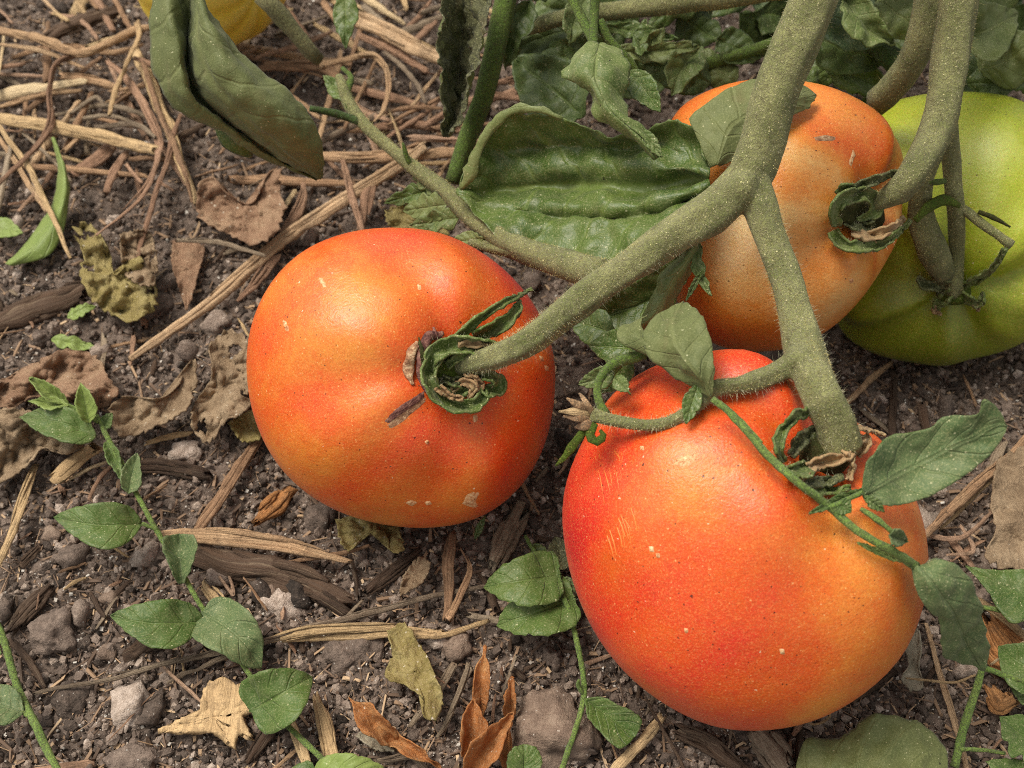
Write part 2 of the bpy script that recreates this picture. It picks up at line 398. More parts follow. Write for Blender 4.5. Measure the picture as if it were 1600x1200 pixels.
def earth(name, stops, flecks=True, sc=1., attr=False):
    m = Mat(name); co = m.coord()
    f = m.noise(co, 150*sc, 6, .7)
    if attr == 'tint': f = m.math('ADD', m.tint(), m.math('MULTIPLY', m.math('SUBTRACT', m.noise(co, 800, 4), .5), .5))
    if attr == 'rnd': f = m.math('ADD', m.rnd(), m.math('MULTIPLY', m.math('SUBTRACT', m.noise(co, 500, 4, .7), .5), .9))
    c = m.ramp(f, stops)
    c = m.mix(m.math('MULTIPLY', m.remap(m.noise(co, 1100, 4, .7), .55, .75), .4), c, lin(132, 112, 94))
    c = m.mix(m.math('MULTIPLY', m.remap(m.noise(co, 620, 4, .7), .45, .3), .5), c, lin(34, 26, 21))
    if flecks:
        c = m.mix(m.math('MULTIPLY', m.dots(co, 1300, .26, .16), .8), c, lin(204, 196, 184))
        c = m.mix(m.math('MULTIPLY', m.dots(co, 520, .16, .12), .8), c, lin(190, 176, 160))
    h = m.math('ADD', m.noise(co, 420, 5, .7), m.math('MULTIPLY', m.noise(co, 1800, 3, .7), .5))
    m.bs(Base_Color=c, Roughness=.88, Normal=m.bump(h, .9, .0012), Specular_IOR_Level=.3)
    return m.m
EARTH = [(0, lin(48, 41, 35)), (.3, lin(94, 81, 71)), (.55, lin(130, 113, 100)), (.8, lin(164, 146, 130)), (1, lin(198, 180, 164))]
M_SOIL = earth('soil', [(p+.1 if p else 0, c) for p, c in EARTH[:-1]])
M_CRUMB = earth('soil_crumbs', EARTH, attr='tint')
M_CLOD = earth('clod', EARTH, attr='rnd')
M_ROCK = earth('pinkish_stone', [(.25, lin(92, 76, 64)), (.5, lin(132, 112, 96)), (.75, lin(164, 144, 124))], sc=1.3)
def dry_mat(name, stops):
    m = Mat(name); co = m.coord()
    c = m.ramp(m.noise(co, 130, 5, .65), stops)
    v = m.n('TexVoronoi', {'Vector': co, 'Scale': 230.}, feature='DISTANCE_TO_EDGE').outputs['Distance']
    c = m.mix(m.math('MULTIPLY', m.remap(m.noise(co, 1500, 4, .75), .5, .66), .35), c, lin(206, 182, 146))
    c = m.mix(m.math('MULTIPLY', m.remap(m.noise(co, 520, 4, .7), .58, .75), .4), c, lin(90, 70, 52))
    c = m.mix(m.math('MULTIPLY', m.dots(co, 900, .3, .12), .8), c, lin(226, 214, 190))
    h = m.math('ADD', m.noise(co, 420, 6, .75), m.math('MULTIPLY', m.remap(v, .12, 0), .12))
    m.bs(Base_Color=c, Roughness=.85, Normal=m.bump(h, 1., .0014), Specular_IOR_Level=.25)
    tr = m.n('BsdfTranslucent', {'Color': c}); mx = m.n('MixShader', {0: .12, 1: m.b.outputs[0], 2: tr.outputs[0]}); m.t.links.new(mx.outputs[0], m.out.inputs[0])
    return m.m
M_DRY = dry_mat('dry_leaf', [(.25, lin(110, 90, 68)), (.5, lin(154, 130, 102)), (.75, lin(188, 164, 132))])
M_DRY_PINK = dry_mat('dry_leaf_pinkish', [(.25, lin(118, 88, 68)), (.5, lin(154, 120, 94)), (.75, lin(176, 146, 116))])
M_DRY_YELLOW = dry_mat('dry_leaf_yellow', [(.25, lin(122, 108, 58)), (.5, lin(154, 138, 84)), (.75, lin(176, 162, 110))])
M_DRY_ORANGE = dry_mat('dry_leaf_orange', [(.25, lin(136, 82, 42)), (.5, lin(182, 118, 66)), (.75, lin(204, 154, 100))])
M_DRY_GREY = dry_mat('dry_leaf_grey', [(.25, lin(122, 112, 92)), (.5, lin(158, 148, 126)), (.75, lin(192, 182, 158))])
m = Mat('white_fleck'); m.bs(Base_Color=m.ramp(m.tint(), [(0, lin(150, 138, 124)), (1, lin(226, 220, 208))]), Roughness=.7); M_FLECK = m.m
m = Mat('debris'); m.bs(Base_Color=m.ramp(m.tint(), [(0, lin(56, 44, 34)), (.4, lin(104, 82, 64)), (.7, lin(156, 126, 96)), (1, lin(206, 178, 140))]), Roughness=.8); M_DEBRIS = m.m
m = Mat('cork_scar'); co = m.coord()
m.bs(Base_Color=m.ramp(m.noise(co, 900, 4, .7), [(.3, lin(104, 66, 44)), (.5, lin(160, 118, 84)), (.7, lin(206, 178, 138))]), Roughness=.85, Normal=m.bump(m.noise(co, 1200, 4), .8, .0006)); M_SCAR = m.m
m = Mat('cork_scar_dark'); co = m.coord()
m.bs(Base_Color=m.ramp(m.noise(co, 700, 4, .7), [(.3, lin(66, 36, 34)), (.5, lin(108, 66, 56)), (.7, lin(150, 110, 90))]), Roughness=.85, Normal=m.bump(m.noise(co, 1200, 4), .8, .0006)); M_SCAR_DARK = m.m
m = Mat('pale_scar'); co = m.coord()
m.bs(Base_Color=m.ramp(m.noise(co, 1300, 4, .7), [(.34, lin(150, 84, 44)), (.46, lin(206, 150, 98)), (.64, lin(222, 190, 144))]), Roughness=.7); M_SCAR_PALE = m.m
m = Mat('scratch'); m.bs(Base_Color=lin(228, 124, 48), Roughness=.5); M_SCRATCH = m.m
#@@STRUCT
# ------------------------------------------------------------------ tomatoes
class Tomato:
    """Fruit round a centre on the view ray of (cx, cy) at depth d; outline = (px, py) polygon seen from the front, semi = half depth / mean radius."""
    def __init__(s, cx, cy, d, outline, semi, calyx, dimple=(.16, .32), ribs=(5, .03), blobs=(), base=.5, sub=5, ph=0., seed=0., lump=.02, dents=()):
        s.c = D(cx, cy, d); s.w = (CAM-s.c).normalized(); s.u = UPV.cross(s.w).normalized(); s.v = s.w.cross(s.u); s.d = d; s.cx, s.cy = cx, cy
        k = pxs(d)*.99*d/(s.c-CAM).length*1.0
        ang = []; rad = []
        for x, y in outline:
            dx, dy = x-cx, cy-y; ang.append(math.atan2(dy, dx)); rad.append(math.hypot(dx, dy)*pxs(d)*.985)
        o = np.argsort(ang); ang = np.array(ang)[o]; rad = np.array(rad)[o]
        n = len(ang); A = np.concatenate([ang-2*math.pi, ang, ang+2*math.pi]); R = np.concatenate([rad]*3)
        s.q = np.linspace(-math.pi, math.pi, 181)
        s.rho = cr(np.stack([R, R, R], 1), s.q, A)[:, 0]
        s.rho = np.convolve(np.concatenate([s.rho[-7:-1], s.rho, s.rho[1:7]]), np.ones(7)/7, 'same')[6:-6]
        s.rm = float(s.rho.mean()); s.semi = semi*s.rm
        s.ax = s.dirn(*calyx)
        bm = bmesh.new(); bmesh.ops.create_icosphere(bm, subdivisions=sub, radius=1)
        N = np.array([v.co[:] for v in bm.verts]); F = [tuple(v.index for v in f.verts) for f in bm.faces]; bm.free()
        a = np.array(s.ax); t1 = np.cross(a, [0.2, 1, .1]); t1 /= np.linalg.norm(t1); t2 = np.cross(a, t1)
        ca = np.clip(N@a, -1, 1); be = np.arccos(ca); fi = np.arctan2(N@t2, N@t1)+ph
        S = 1 - dimple[0]*np.exp(-(be/dimple[1])**2) + .035*np.exp(-((be-2.0*dimple[1])/(.9*dimple[1]))**2)
        wv = np.cos(ribs[0]*fi)+.5*np.cos((ribs[0]*2-1)*fi+1.3+seed)
        S += ribs[1]*wv*np.exp(-((be-.6)/.62)**2)*np.clip(N[:, 2]*1.5, 0, 1)
        S += np.array([lump*noise.noise(Vector(p)*1.7+Vector((seed, 0, 0))) for p in N])*np.clip(np.abs(N[:, 2])*1.3, 0, 1)
        for bx, by, br, am in dents:
            dd = np.array(s.dirn(bx, by)); S += am*np.exp(-((N-dd)**2).sum(1)/(br*pxs(d)/s.rm)**2)*np.clip(N[:, 2]*2.2, 0, 1)
        rr = np.interp(np.arctan2(N[:, 1], N[:, 0]), s.q, s.rho)
        L = np.stack([N[:, 0]*rr, N[:, 1]*rr, N[:, 2]*s.semi], 1)*S[:, None]
        s.V = np.array(s.c)+L[:, :1]*np.array(s.u)+L[:, 1:2]*np.array(s.v)+L[:, 2:]*np.array(s.w)
        s.F = F; T = np.full(len(N), base)
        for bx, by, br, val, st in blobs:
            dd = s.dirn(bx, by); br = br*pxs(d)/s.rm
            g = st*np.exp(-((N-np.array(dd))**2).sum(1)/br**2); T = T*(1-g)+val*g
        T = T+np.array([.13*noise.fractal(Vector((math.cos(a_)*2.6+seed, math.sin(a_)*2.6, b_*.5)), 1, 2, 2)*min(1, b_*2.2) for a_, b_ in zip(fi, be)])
        s.T = T; s.bvh = BVHTree.FromPolygons([Vector(p) for p in s.V], F)
    def dirn(s, px, py):
        dx, dy = (px-s.cx)*pxs(s.d), (s.cy-py)*pxs(s.d); rr = np.interp(math.atan2(dy, dx), s.q, s.rho)
        x, y = dx/rr, dy/rr; m = math.hypot(x, y)
        if m > .999: x, y = x/m*.999, y/m*.999
        return Vector((x, y, math.sqrt(1-x*x-y*y)))
    def rebuild(s): s.bvh = BVHTree.FromPolygons([Vector(p) for p in s.V], s.F)
    def at(s, px, py, off=0.):
        r = ray(px, py).normalized(); h = s.bvh.ray_cast(CAM, r)
        if h[0] is None: return CAM+r*((s.c-CAM).length-off)
        return h[0]-r*off
    def nrm(s, px, py, off):
        r = ray(px, py).normalized(); h = s.bvh.ray_cast(CAM, r)
        if h[0] is None: return s.at(px, py, off)
        return h[0]+h[1]*off*(1 if h[1].dot(r) < 0 else -1)
    def make(s, label, mat, cat='tomato'):
        base = Vector(s.c); base.z = float(s.V[:, 2].min())
        s.root = thing('tomato', base, label, cat)
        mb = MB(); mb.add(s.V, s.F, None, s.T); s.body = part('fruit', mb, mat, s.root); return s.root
    def patch(s, name, pts, mat, off=.00012, parent=None, label=None, n=14, kind=None, jag=.0):
        """thin scab on the skin, outline in photo px"""
        mb = MB(); c = np.mean(pts, axis=0); V = []; f = []
        P = np.array(pts+[pts[0]], float); L = np.concatenate([[0], np.cumsum(np.linalg.norm(np.diff(P, axis=0), axis=1))])
        q = np.linspace(0, L[-1], n, endpoint=False); O = np.stack([np.interp(q, L, P[:, 0]), np.interp(q, L, P[:, 1])], 1)
        for k, (r, o) in enumerate(((0, 1.6), (.6, 1.3), (1, -.6))):
            for j in range(n):
                x, y = c+(O[j]-c)*r*(1+jag*random.uniform(-1, 1)*(k == 2)); V.append(s.nrm(x, y, off*o*random.uniform(.7, 1.3) if k < 2 else off*o))
        for k in range(2):
            for j in range(n):
                j2 = (j+1) % n; f.append((k*n+j, k*n+j2, (k+1)*n+j2, (k+1)*n+j))
        mb.add(V, f); return part(name, mb, mat, parent or s.root, label, kind)
    def ribbon(s, mb, pts, wpx, off=.0003, flat=.4, tint=.5, mi=0, n=8, seg=None, **k):
        """tube on or above the skin. pts: (px, py, height over the skin); wpx: list of widths in photo px"""
        P = [s.at(x, y, off+h) for x, y, h in pts]
        return tube(mb, P, [max(w, .6)*.5*pxs(depth(p)) for w, p in zip(wpx, P)], n=n, seg=seg, flat=flat, tint=tint, mi=mi, **k)

TL = Tomato(630, 592, .2985, [(388, 590), (392, 520), (420, 450), (470, 395), (540, 363), (620, 354), (690, 362), (752, 390), (805, 432), (848, 490),
     (866, 545), (871, 605), (864, 665), (840, 730), (795, 785), (735, 817), (680, 827), (620, 825), (555, 810), (490, 778), (438, 730), (405, 670)],
     .8, (716, 572), (.17, .27), (5, .032), base=.58, ph=.4, blobs=[(540, 500, 80, .46, .8), (590, 600, 70, .5, .6), (480, 640, 80, .52, .5), (800, 420, 110, .92, .9), (690, 500, 60, .78, .6),  # ripeness blobs; the pale ones also paint in part of the soft sheen
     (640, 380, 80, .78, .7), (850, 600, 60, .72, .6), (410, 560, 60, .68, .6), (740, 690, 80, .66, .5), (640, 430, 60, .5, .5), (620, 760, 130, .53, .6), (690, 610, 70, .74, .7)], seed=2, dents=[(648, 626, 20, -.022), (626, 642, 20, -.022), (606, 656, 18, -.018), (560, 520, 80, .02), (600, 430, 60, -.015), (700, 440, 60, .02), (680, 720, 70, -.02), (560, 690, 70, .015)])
TR = Tomato(1155, 848, .2665, [(873, 790), (884, 735), (910, 680), (950, 615), (1000, 578), (1060, 556), (1120, 547), (1185, 551), (1240, 580), (1275, 628),
     (1340, 670), (1395, 735), (1425, 790), (1438, 850), (1430, 930), (1400, 1005), (1345, 1065), (1270, 1112), (1190, 1133), (1120, 1132), (1050, 1106), (985, 1062), (935, 1005), (898, 930), (878, 855)],
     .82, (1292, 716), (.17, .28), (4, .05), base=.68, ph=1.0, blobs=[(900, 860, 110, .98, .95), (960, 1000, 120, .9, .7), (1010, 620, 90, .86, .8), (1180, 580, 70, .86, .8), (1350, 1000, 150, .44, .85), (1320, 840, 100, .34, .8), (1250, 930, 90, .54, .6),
     (1400, 800, 70, .48, .8), (1130, 900, 110, .76, .6), (1110, 720, 80, .56, .6), (1200, 760, 90, .6, .5), (1120, 1090, 90, .72, .5), (1240, 1060, 90, .55, .6), (1040, 790, 50, .56, .5), (1090, 780, 60, .52, .6), (1220, 850, 60, .48, .6), (1130, 980, 90, .66, .5)], seed=5, lump=.05, dents=[(1140, 890, 90, -.05), (1080, 750, 75, .035), (1325, 860, 70, .045), (1240, 800, 55, -.045), (1200, 640, 60, -.03), (1020, 690, 60, .02), (1230, 960, 80, .02)])  # ripeness, with the highlight on the pale ridge painted in as well
TO = Tomato(1216, 340, .318, [(1028, 330), (1034, 240), (1056, 170), (1110, 138), (1180, 125), (1250, 132), (1310, 152), (1365, 195), (1396, 245), (1398, 300),
     (1392, 360), (1372, 420), (1335, 480), (1285, 525), (1230, 548), (1170, 552), (1115, 540), (1075, 505), (1046, 440), (1032, 385)],
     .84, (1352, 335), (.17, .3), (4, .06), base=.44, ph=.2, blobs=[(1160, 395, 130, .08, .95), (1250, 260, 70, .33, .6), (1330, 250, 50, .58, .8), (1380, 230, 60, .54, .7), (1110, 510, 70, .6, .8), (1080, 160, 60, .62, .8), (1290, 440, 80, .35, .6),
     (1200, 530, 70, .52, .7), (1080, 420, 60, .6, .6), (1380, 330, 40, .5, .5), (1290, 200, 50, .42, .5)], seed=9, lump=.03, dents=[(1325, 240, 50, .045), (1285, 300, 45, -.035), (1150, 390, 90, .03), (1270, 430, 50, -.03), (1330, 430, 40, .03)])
TG = Tomato(1478, 362, .352, [(1296, 370), (1300, 290), (1320, 210), (1365, 165), (1440, 147), (1520, 150), (1590, 170), (1640, 230), (1668, 310), (1672, 400), (1648, 480), (1590, 540),
     (1500, 566), (1430, 568), (1365, 552), (1318, 520), (1300, 450)], .74, (1488, 455), (.16, .32), (5, .075), base=.5, ph=.9,
     blobs=[(1540, 240, 55, .95, .8), (1560, 350, 50, .8, .7), (1400, 190, 60, .5, .5), (1370, 500, 90, .15, .7), (1500, 540, 90, .12, .8), (1420, 420, 60, .4, .5), (1600, 480, 80, .4, .5), (1520, 310, 40, .55, .5)], seed=12, lump=.03)  # green tones with the shaded underside and lit top put into the colour
# soft contact: the fruits press against each other instead of passing through
def press(a, b):
    d = a.V-np.array(b.c); L = np.stack([d@np.array(b.u), d@np.array(b.v), d@np.array(b.w)], 1)
    rr = np.interp(np.arctan2(L[:, 1], L[:, 0]), b.q, b.rho)
    g = np.sqrt((L[:, 0]/rr)**2+(L[:, 1]/rr)**2+(L[:, 2]/b.semi)**2); k = np.where(g < 1.0, 1.0/np.maximum(g, .2), 1.)
    a.V = np.array(b.c)+d*k[:, None]; a.rebuild()
press(TG, TO); press(TO, TR); press(TL, TR)
for t in (TG, TO, TL, TR):
    zb = float(t.V[:, 2].min()); p = Vector(t.c)
    DIPS.append((p.x, p.y, .05, max(0, -zb+.003)))
    print('tomato', t.cx, 'c', tuple(round(x, 4) for x in t.c), 'r', round(t.rm, 4), 'zmin', round(zb, 4))

# ------------------------------------------------------------------ ground sheet
def graded(a, b, step, far):
    fine = list(np.arange(a, b+step/2, step)); lo, hi = [], []; s = step; x = a
    while x > -far: s *= 1.5; x -= s; lo.append(x)
    s = step; x = b
    while x < far: s *= 1.5; x += s; hi.append(x)
    return lo[::-1]+fine+hi
gx, gy = graded(-.27, .27, .0012, 12), graded(-.15, .30, .0012, 12)
V = []
for y in gy:
    for x in gx:
        z = soil(x, y)
        z += .0016*noise.fractal(Vector((x*210, y*210, 1)), .8, 2, 3)
        V.append((x, y, z))
nx = len(gx); f = [(j*nx+i, j*nx+i+1, (j+1)*nx+i+1, (j+1)*nx+i) for j in range(len(gy)-1) for i in range(nx-1)]
me = bpy.data.meshes.new('ground'); me.from_pydata(V, [], f); me.materials.append(M_SOIL)
me.polygons.foreach_set('use_smooth', [True]*len(f)); gr = link(bpy.data.objects.new('ground', me)); props(gr, 'dark brown crumbly garden soil under the fruit', kind='structure')
# ------------------------------------------------------------------ tomatoes: fruit, calyx, scars
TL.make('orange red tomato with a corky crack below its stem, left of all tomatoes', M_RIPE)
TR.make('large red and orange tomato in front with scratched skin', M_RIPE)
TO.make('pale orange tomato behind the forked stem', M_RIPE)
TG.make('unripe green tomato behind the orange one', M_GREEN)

def calyx(t, label=None):
    o = link(bpy.data.objects.new('calyx', None)); o.parent = t.root; o.empty_display_size = .005
    return o
BLADE = {}
def sepal(t, root, pts, w, mats, flat=.4, hair=0, seed=1, cup=1., **k):
    """thin pointed blade along pts (px, py, height over the skin), w = widths in photo px"""
    A = cr(np.array([(x, y, h, ww) for (x, y, h), ww in zip(pts, w)]), 22); d = np.gradient(A[:, :2], axis=0); d /= np.maximum(np.linalg.norm(d, axis=1), 1e-6)[:, None]
    rs = random.Random(seed); rows = [[], [], [], [], []]
    for i in range(len(A)):
        nx, ny = -d[i, 1], d[i, 0]; tw = 1.1*math.sin(i*.23+seed)
        for r, c in enumerate((-1, -.55, 0, .55, 1)):
            e = .5*A[i, 3]*(1+.25*noise.noise(Vector((i*.5, c*2, seed))))
            lift = cup*(abs(c)**1.5)*A[i, 3]*1.0e-4*(1+.6*tw*c) + .0009*noise.noise(Vector((i*.35, c*1.5, seed*2)))
            q = .72 if abs(c) == 1 else 1
            rows[r].append(t.at(A[i, 0]+nx*c*e*q, A[i, 1]+ny*c*e*q, A[i, 2]+.0006+lift))
    mb = MB(); loft(mb, rows, nT=30, nU=14, crink=.0007, cf=420, seed=seed, jag=.0003)
    m = {M_SEPAL: M_SEPAL_BLADE, M_SEPAL_DARK: M_SEPAL_DARK_BLADE, M_SEPAL_DRY: M_SEPAL_BROWN}[mats]
    o = part('sepal', mb, [m, m], root, solid=.0006)
    if hair:
        h = MB(); P = np.array([t.at(x, y, hh+.0012) for x, y, hh, ww in A]); T, F = frames(P)
        hairs(h, P, A[:, 3]*.5*pxs(t.d-.03), F, hair*2, .0003, .0012, rad=2.6e-5, seed=seed, flat=.4); h.tint = [.5]*len(h.v)
        BLADE.setdefault(root.name, (root, MB()))[1].add(h.v, h.f)
    return o
def crown(t, x, y, w, mat, h=.001):
    """the green disc the sepals grow from"""
    mb = MB(); t.ribbon(mb, [(x-w*.5, y, h*.4), (x-w*.25, y, h), (x+w*.25, y, h), (x+w*.5, y, h*.4)], [w*.35, w*.95, w*.95, w*.35], flat=.5, bump=.3, n=12, seg=9)
    return part('calyx', mb, mat, t.root)

c = crown(TL, 706, 572, 66, M_SEPAL, .002)
sepal(TL, c, [(700, 545, .003), (725, 518, .004), (758, 492, .005), (795, 470, .008), (832, 452, .011)], [18, 20, 16, 11, 4], M_SEPAL, hair=60, seed=3)
sepal(TL, c, [(742, 530, .003), (775, 512, .004), (800, 495, .006), (812, 470, .008)], [22, 30, 25, 6], M_SEPAL, .3, 40, 4)
sepal(TL, c, [(690, 548, .003), (674, 566, .0035), (670, 592, .003), (686, 618, .003), (714, 632, .0035), (740, 634, .004), (756, 618, .005), (750, 600, .0045)], [24, 30, 30, 26, 32, 28, 22, 10], M_SEPAL, .6, 120, 5)
sepal(TL, c, [(742, 590, .005), (765, 588, .006), (780, 596, .006), (776, 609, .005), (760, 610, .0045), (750, 600, .004)], [14, 24, 26, 26, 20, 8], M_SEPAL, .6, 40, 6)
sepal(TL, c, [(670, 580, .003), (676, 554, .004), (700, 540, .005), (732, 538, .007), (768, 542, .0085), (796, 548, .009)], [22, 34, 36, 34, 26, 12], M_SEPAL, .45, 100, 7)
sepal(TL, c, [(698, 572, .005), (716, 560, .007), (738, 556, .009), (758, 560, .010)], [10, 16, 14, 6], M_SEPAL, .5, 20, 46)
sepal(TL, c, [(706, 612, .003), (722, 598, .005), (742, 606, .006), (732, 622, .005)], [10, 15, 14, 6], M_SEPAL_DRY, .4, 20, 8)
sepal(TL, c, [(684, 604, .004), (702, 618, .0055), (724, 624, .0065)], [8, 13, 5], M_SEPAL_DRY, .4, 0, 9)
sepal(TL, c, [(726, 582, .006), (742, 590, .0065), (752, 604, .006), (748, 616, .0055)], [6, 10, 9, 4], M_SEPAL_DRY, .4, 0, 47)
sepal(TL, c, [(690, 590, .003), (706, 598, .004), (722, 592, .005)], [8, 14, 6], M_SEPAL_DARK, .4, 0, 48)
sepal(TL, c, [(676, 586, .001), (706, 598, .0022), (736, 604, .0026), (752, 596, .003)], [30, 46, 44, 16], M_SEPAL_DARK, .4, 40, 52, cup=.3)
sepal(TL, c, [(690, 600, .002), (716, 612, .003), (738, 610, .0035)], [14, 22, 10], M_SEPAL, .4, 20, 53)
sepal(TL, c, [(716, 538, .0075), (738, 536, .009), (764, 540, .0105), (790, 548, .011)], [3, 9, 6, 3], M_SEPAL_DRY, .3, 0, 49)
for pts_, ws_, mt_, sd_ in (([(694, 520, .0006), (672, 528, .0012), (656, 546, .0012)], [8, 17, 12], M_SCAR_DARK, 3), ([(656, 536, .0006), (645, 556, .001), (642, 578, .0009), (648, 600, .0005)], [8, 15, 15, 8], M_SCAR, 4),
                            ([(660, 530, .001), (655, 560, .0022), (660, 590, .0022), (668, 612, .001)], [6, 12, 12, 5], M_SCAR_DARK, 5), ([(652, 524, .0014), (657, 546, .003), (660, 566, .003), (664, 590, .002)], [2, 7, 7, 3], M_SEPAL_DARK, 6), ([(680, 512, .0002), (682, 522, .001), (684, 532, .001)], [3, 6, 5], M_SCAR_DARK, 7)):
    mb = MB(); TL.ribbon(mb, pts_, ws_, flat=.35, bump=.9, seed=sd_, wob=.0008, seg=26, n=12); part('corky_ring', mb, mt_, TL.root)
TL.patch('growth_crack', [(672, 612), (652, 626), (632, 640), (612, 654), (598, 670), (604, 676), (622, 666), (640, 650), (660, 634), (676, 620)], M_SCAR, n=40, jag=.14, off=.0001)
TL.patch('growth_crack', [(668, 606), (648, 618), (626, 632), (606, 648), (594, 664), (600, 667), (618, 654), (638, 641), (656, 628), (672, 615)], M_SCAR_DARK, n=40, jag=.12, off=.00022)
TL.patch('scar', [(718, 788), (730, 768), (752, 766), (744, 782), (750, 796), (730, 792)], M_SCAR_PALE, n=16, jag=.1)
TL.patch('scar', [(632, 786), (642, 780), (654, 785), (644, 792)], M_SCAR_PALE, n=12)
TL.patch('scar', [(662, 784), (672, 782), (676, 788), (666, 790)], M_SCAR_PALE, n=10)
TL.patch('scar', [(738, 648), (746, 646), (748, 658), (740, 662)], M_SCAR_PALE, n=10)
TL.patch('scar', [(663, 690), (668, 686), (672, 691), (667, 696)], M_SCAR_PALE, n=10)
for x, y in ((448, 512), (445, 505), (502, 438), (506, 444), (655, 448), (846, 560), (854, 575)):
    TL.patch('scar', [(x-4, y-5), (x+3, y-4), (x+4, y+5), (x-2, y+6)], M_SCAR_PALE, n=8)

c = crown(TR, 1290, 712, 76, M_SEPAL_DARK, .0015)
sepal(TR, c, [(1226, 722, .001), (1216, 700, .004), (1224, 672, .006), (1248, 650, .008), (1280, 634, .010)], [10, 18, 20, 20, 12], M_SEPAL, .3, 30, 13)
sepal(TR, c, [(1236, 712, .002), (1252, 690, .003), (1280, 668, .005)], [18, 26, 16], M_SEPAL_DARK, .4, 40, 14)
sepal(TR, c, [(1228, 738, .001), (1250, 735, .004), (1272, 732, .0055)], [20, 34, 26], M_SEPAL, .5, 20, 15)
sepal(TR, c, [(1262, 733, .0055), (1290, 722, .0062), (1318, 716, .006), (1334, 706, .005)], [24, 22, 18, 8], M_SEPAL_DRY, .5, 20, 16)
sepal(TR, c, [(1258, 752, .002), (1290, 752, .003), (1318, 744, .003)], [14, 22, 10], M_SEPAL_DARK, .5, 20, 17)
sepal(TR, c, [(1262, 766, .001), (1292, 768, .002), (1330, 762, .002)], [8, 14, 6], M_SEPAL, .35, 10, 18)
sepal(TR, c, [(1326, 750, .003), (1332, 728, .005), (1326, 708, .006), (1318, 700, .006)], [10, 12, 12, 8], M_SEPAL_DRY, .5, 10, 19)
sepal(TR, c, [(1338, 690, .004), (1354, 684, .004), (1352, 700, .003), (1340, 712, .002)], [12, 14, 12, 6], M_SEPAL_DRY, .5, 10, 20)
sepal(TR, c, [(1336, 668, .010), (1356, 672, .010), (1384, 680, .010)], [6, 5, 2], M_SEPAL_DRY, .5, 0, 21)
TR.patch('scar', [(1050, 722), (1062, 712), (1078, 712), (1096, 702), (1092, 716), (1074, 728), (1058, 736)], M_SCAR_PALE, n=34, jag=.4)
for x, y, w in ((1018, 858, 5), (1028, 868, 4), (1222, 1018, 5), (1072, 985, 4), (1003, 700, 4)):
    TR.patch('scar', [(x-w, y-w), (x+w*.7, y-w), (x+w, y+w), (x-w*.6, y+w)], M_SCAR_PALE, n=8)
def scratch(x0, y0, x1, y1, w=2):
    r = random.Random(x0*7+y0); x0 += r.uniform(-3, 3); y0 += r.uniform(-9, 6); x1 += r.uniform(-3, 3); y1 += r.uniform(-8, 10); w *= r.uniform(.5, 1.1)
    mb = MB(); TR.ribbon(mb, [(x0, y0, -.0003), ((x0+x1)/2+1, (y0+y1)/2, -.00027), (x1, y1, -.0003)], [w, w*.8, w*.5], flat=.4, n=6, seg=12, bump=.5, seed=x0)
    part('scratch', mb, M_SCRATCH, TR.root)
for k in range(4): scratch(930+k*8, 718+k*-7, 946+k*9, 778+k*6, 2.2)
for k in range(5): scratch(948+k*7, 838-k*5, 958+k*7, 868-k*5, 3)
for k in range(4): scratch(964+k*7, 814-k*4, 976+k*7, 842-k*4, 3)
for k in range(3): scratch(958+k*5, 700+k*3, 966+k*4, 722+k*3, 2)

c = crown(TO, 1346, 335, 64, M_SEPAL_DARK, .001)
sepal(TO, c, [(1308, 354, .002), (1306, 328, .004), (1326, 308, .006), (1354, 304, .007), (1372, 318, .007), (1364, 336, .006), (1338, 342, .004)], [18, 26, 28, 30, 26, 20, 8], M_SEPAL, .55, 90, 23)
sepal(TO, c, [(1302, 360, .002), (1314, 380, .004), (1344, 386, .006), (1380, 380, .009), (1402, 364, .012), (1424, 344, .014)], [20, 24, 22, 18, 12, 5], M_SEPAL, .5, 80, 24)
sepal(TO, c, [(1330, 364, .004), (1362, 368, .007), (1392, 358, .010), (1414, 340, .013)], [14, 22, 17, 6], M_SEPAL_DRY, .4, 30, 25)
sepal(TO, c, [(1318, 348, .003), (1344, 356, .004), (1368, 350, .006)], [10, 16, 6], M_SEPAL_DARK, .4, 30, 50)
sepal(TO, c, [(1326, 302, .004), (1350, 288, .006), (1384, 276, .010), (1432, 262, .015)], [18, 22, 14, 4], M_SEPAL_DARK, .4, 40, 26)
sepal(TO, c, [(1308, 304, .003), (1322, 294, .004), (1342, 296, .005)], [14, 20, 12], M_SEPAL, .5, 40, 27)
sepal(TO, c, [(1350, 372, .006), (1372, 374, .008), (1396, 366, .011)], [4, 8, 3], M_SEPAL_DRY, .4, 0, 51)
TO.patch('scar', [(1270, 214), (1290, 210), (1310, 214), (1308, 220), (1288, 221), (1270, 220)], M_SCAR, n=14)
TO.patch('scar', [(1333, 232), (1338, 240), (1330, 262), (1325, 256)], M_SCAR_PALE, n=12)
TO.patch('scar', [(1326, 436), (1334, 434), (1334, 442), (1328, 443)], M_SCAR_PALE, n=8)

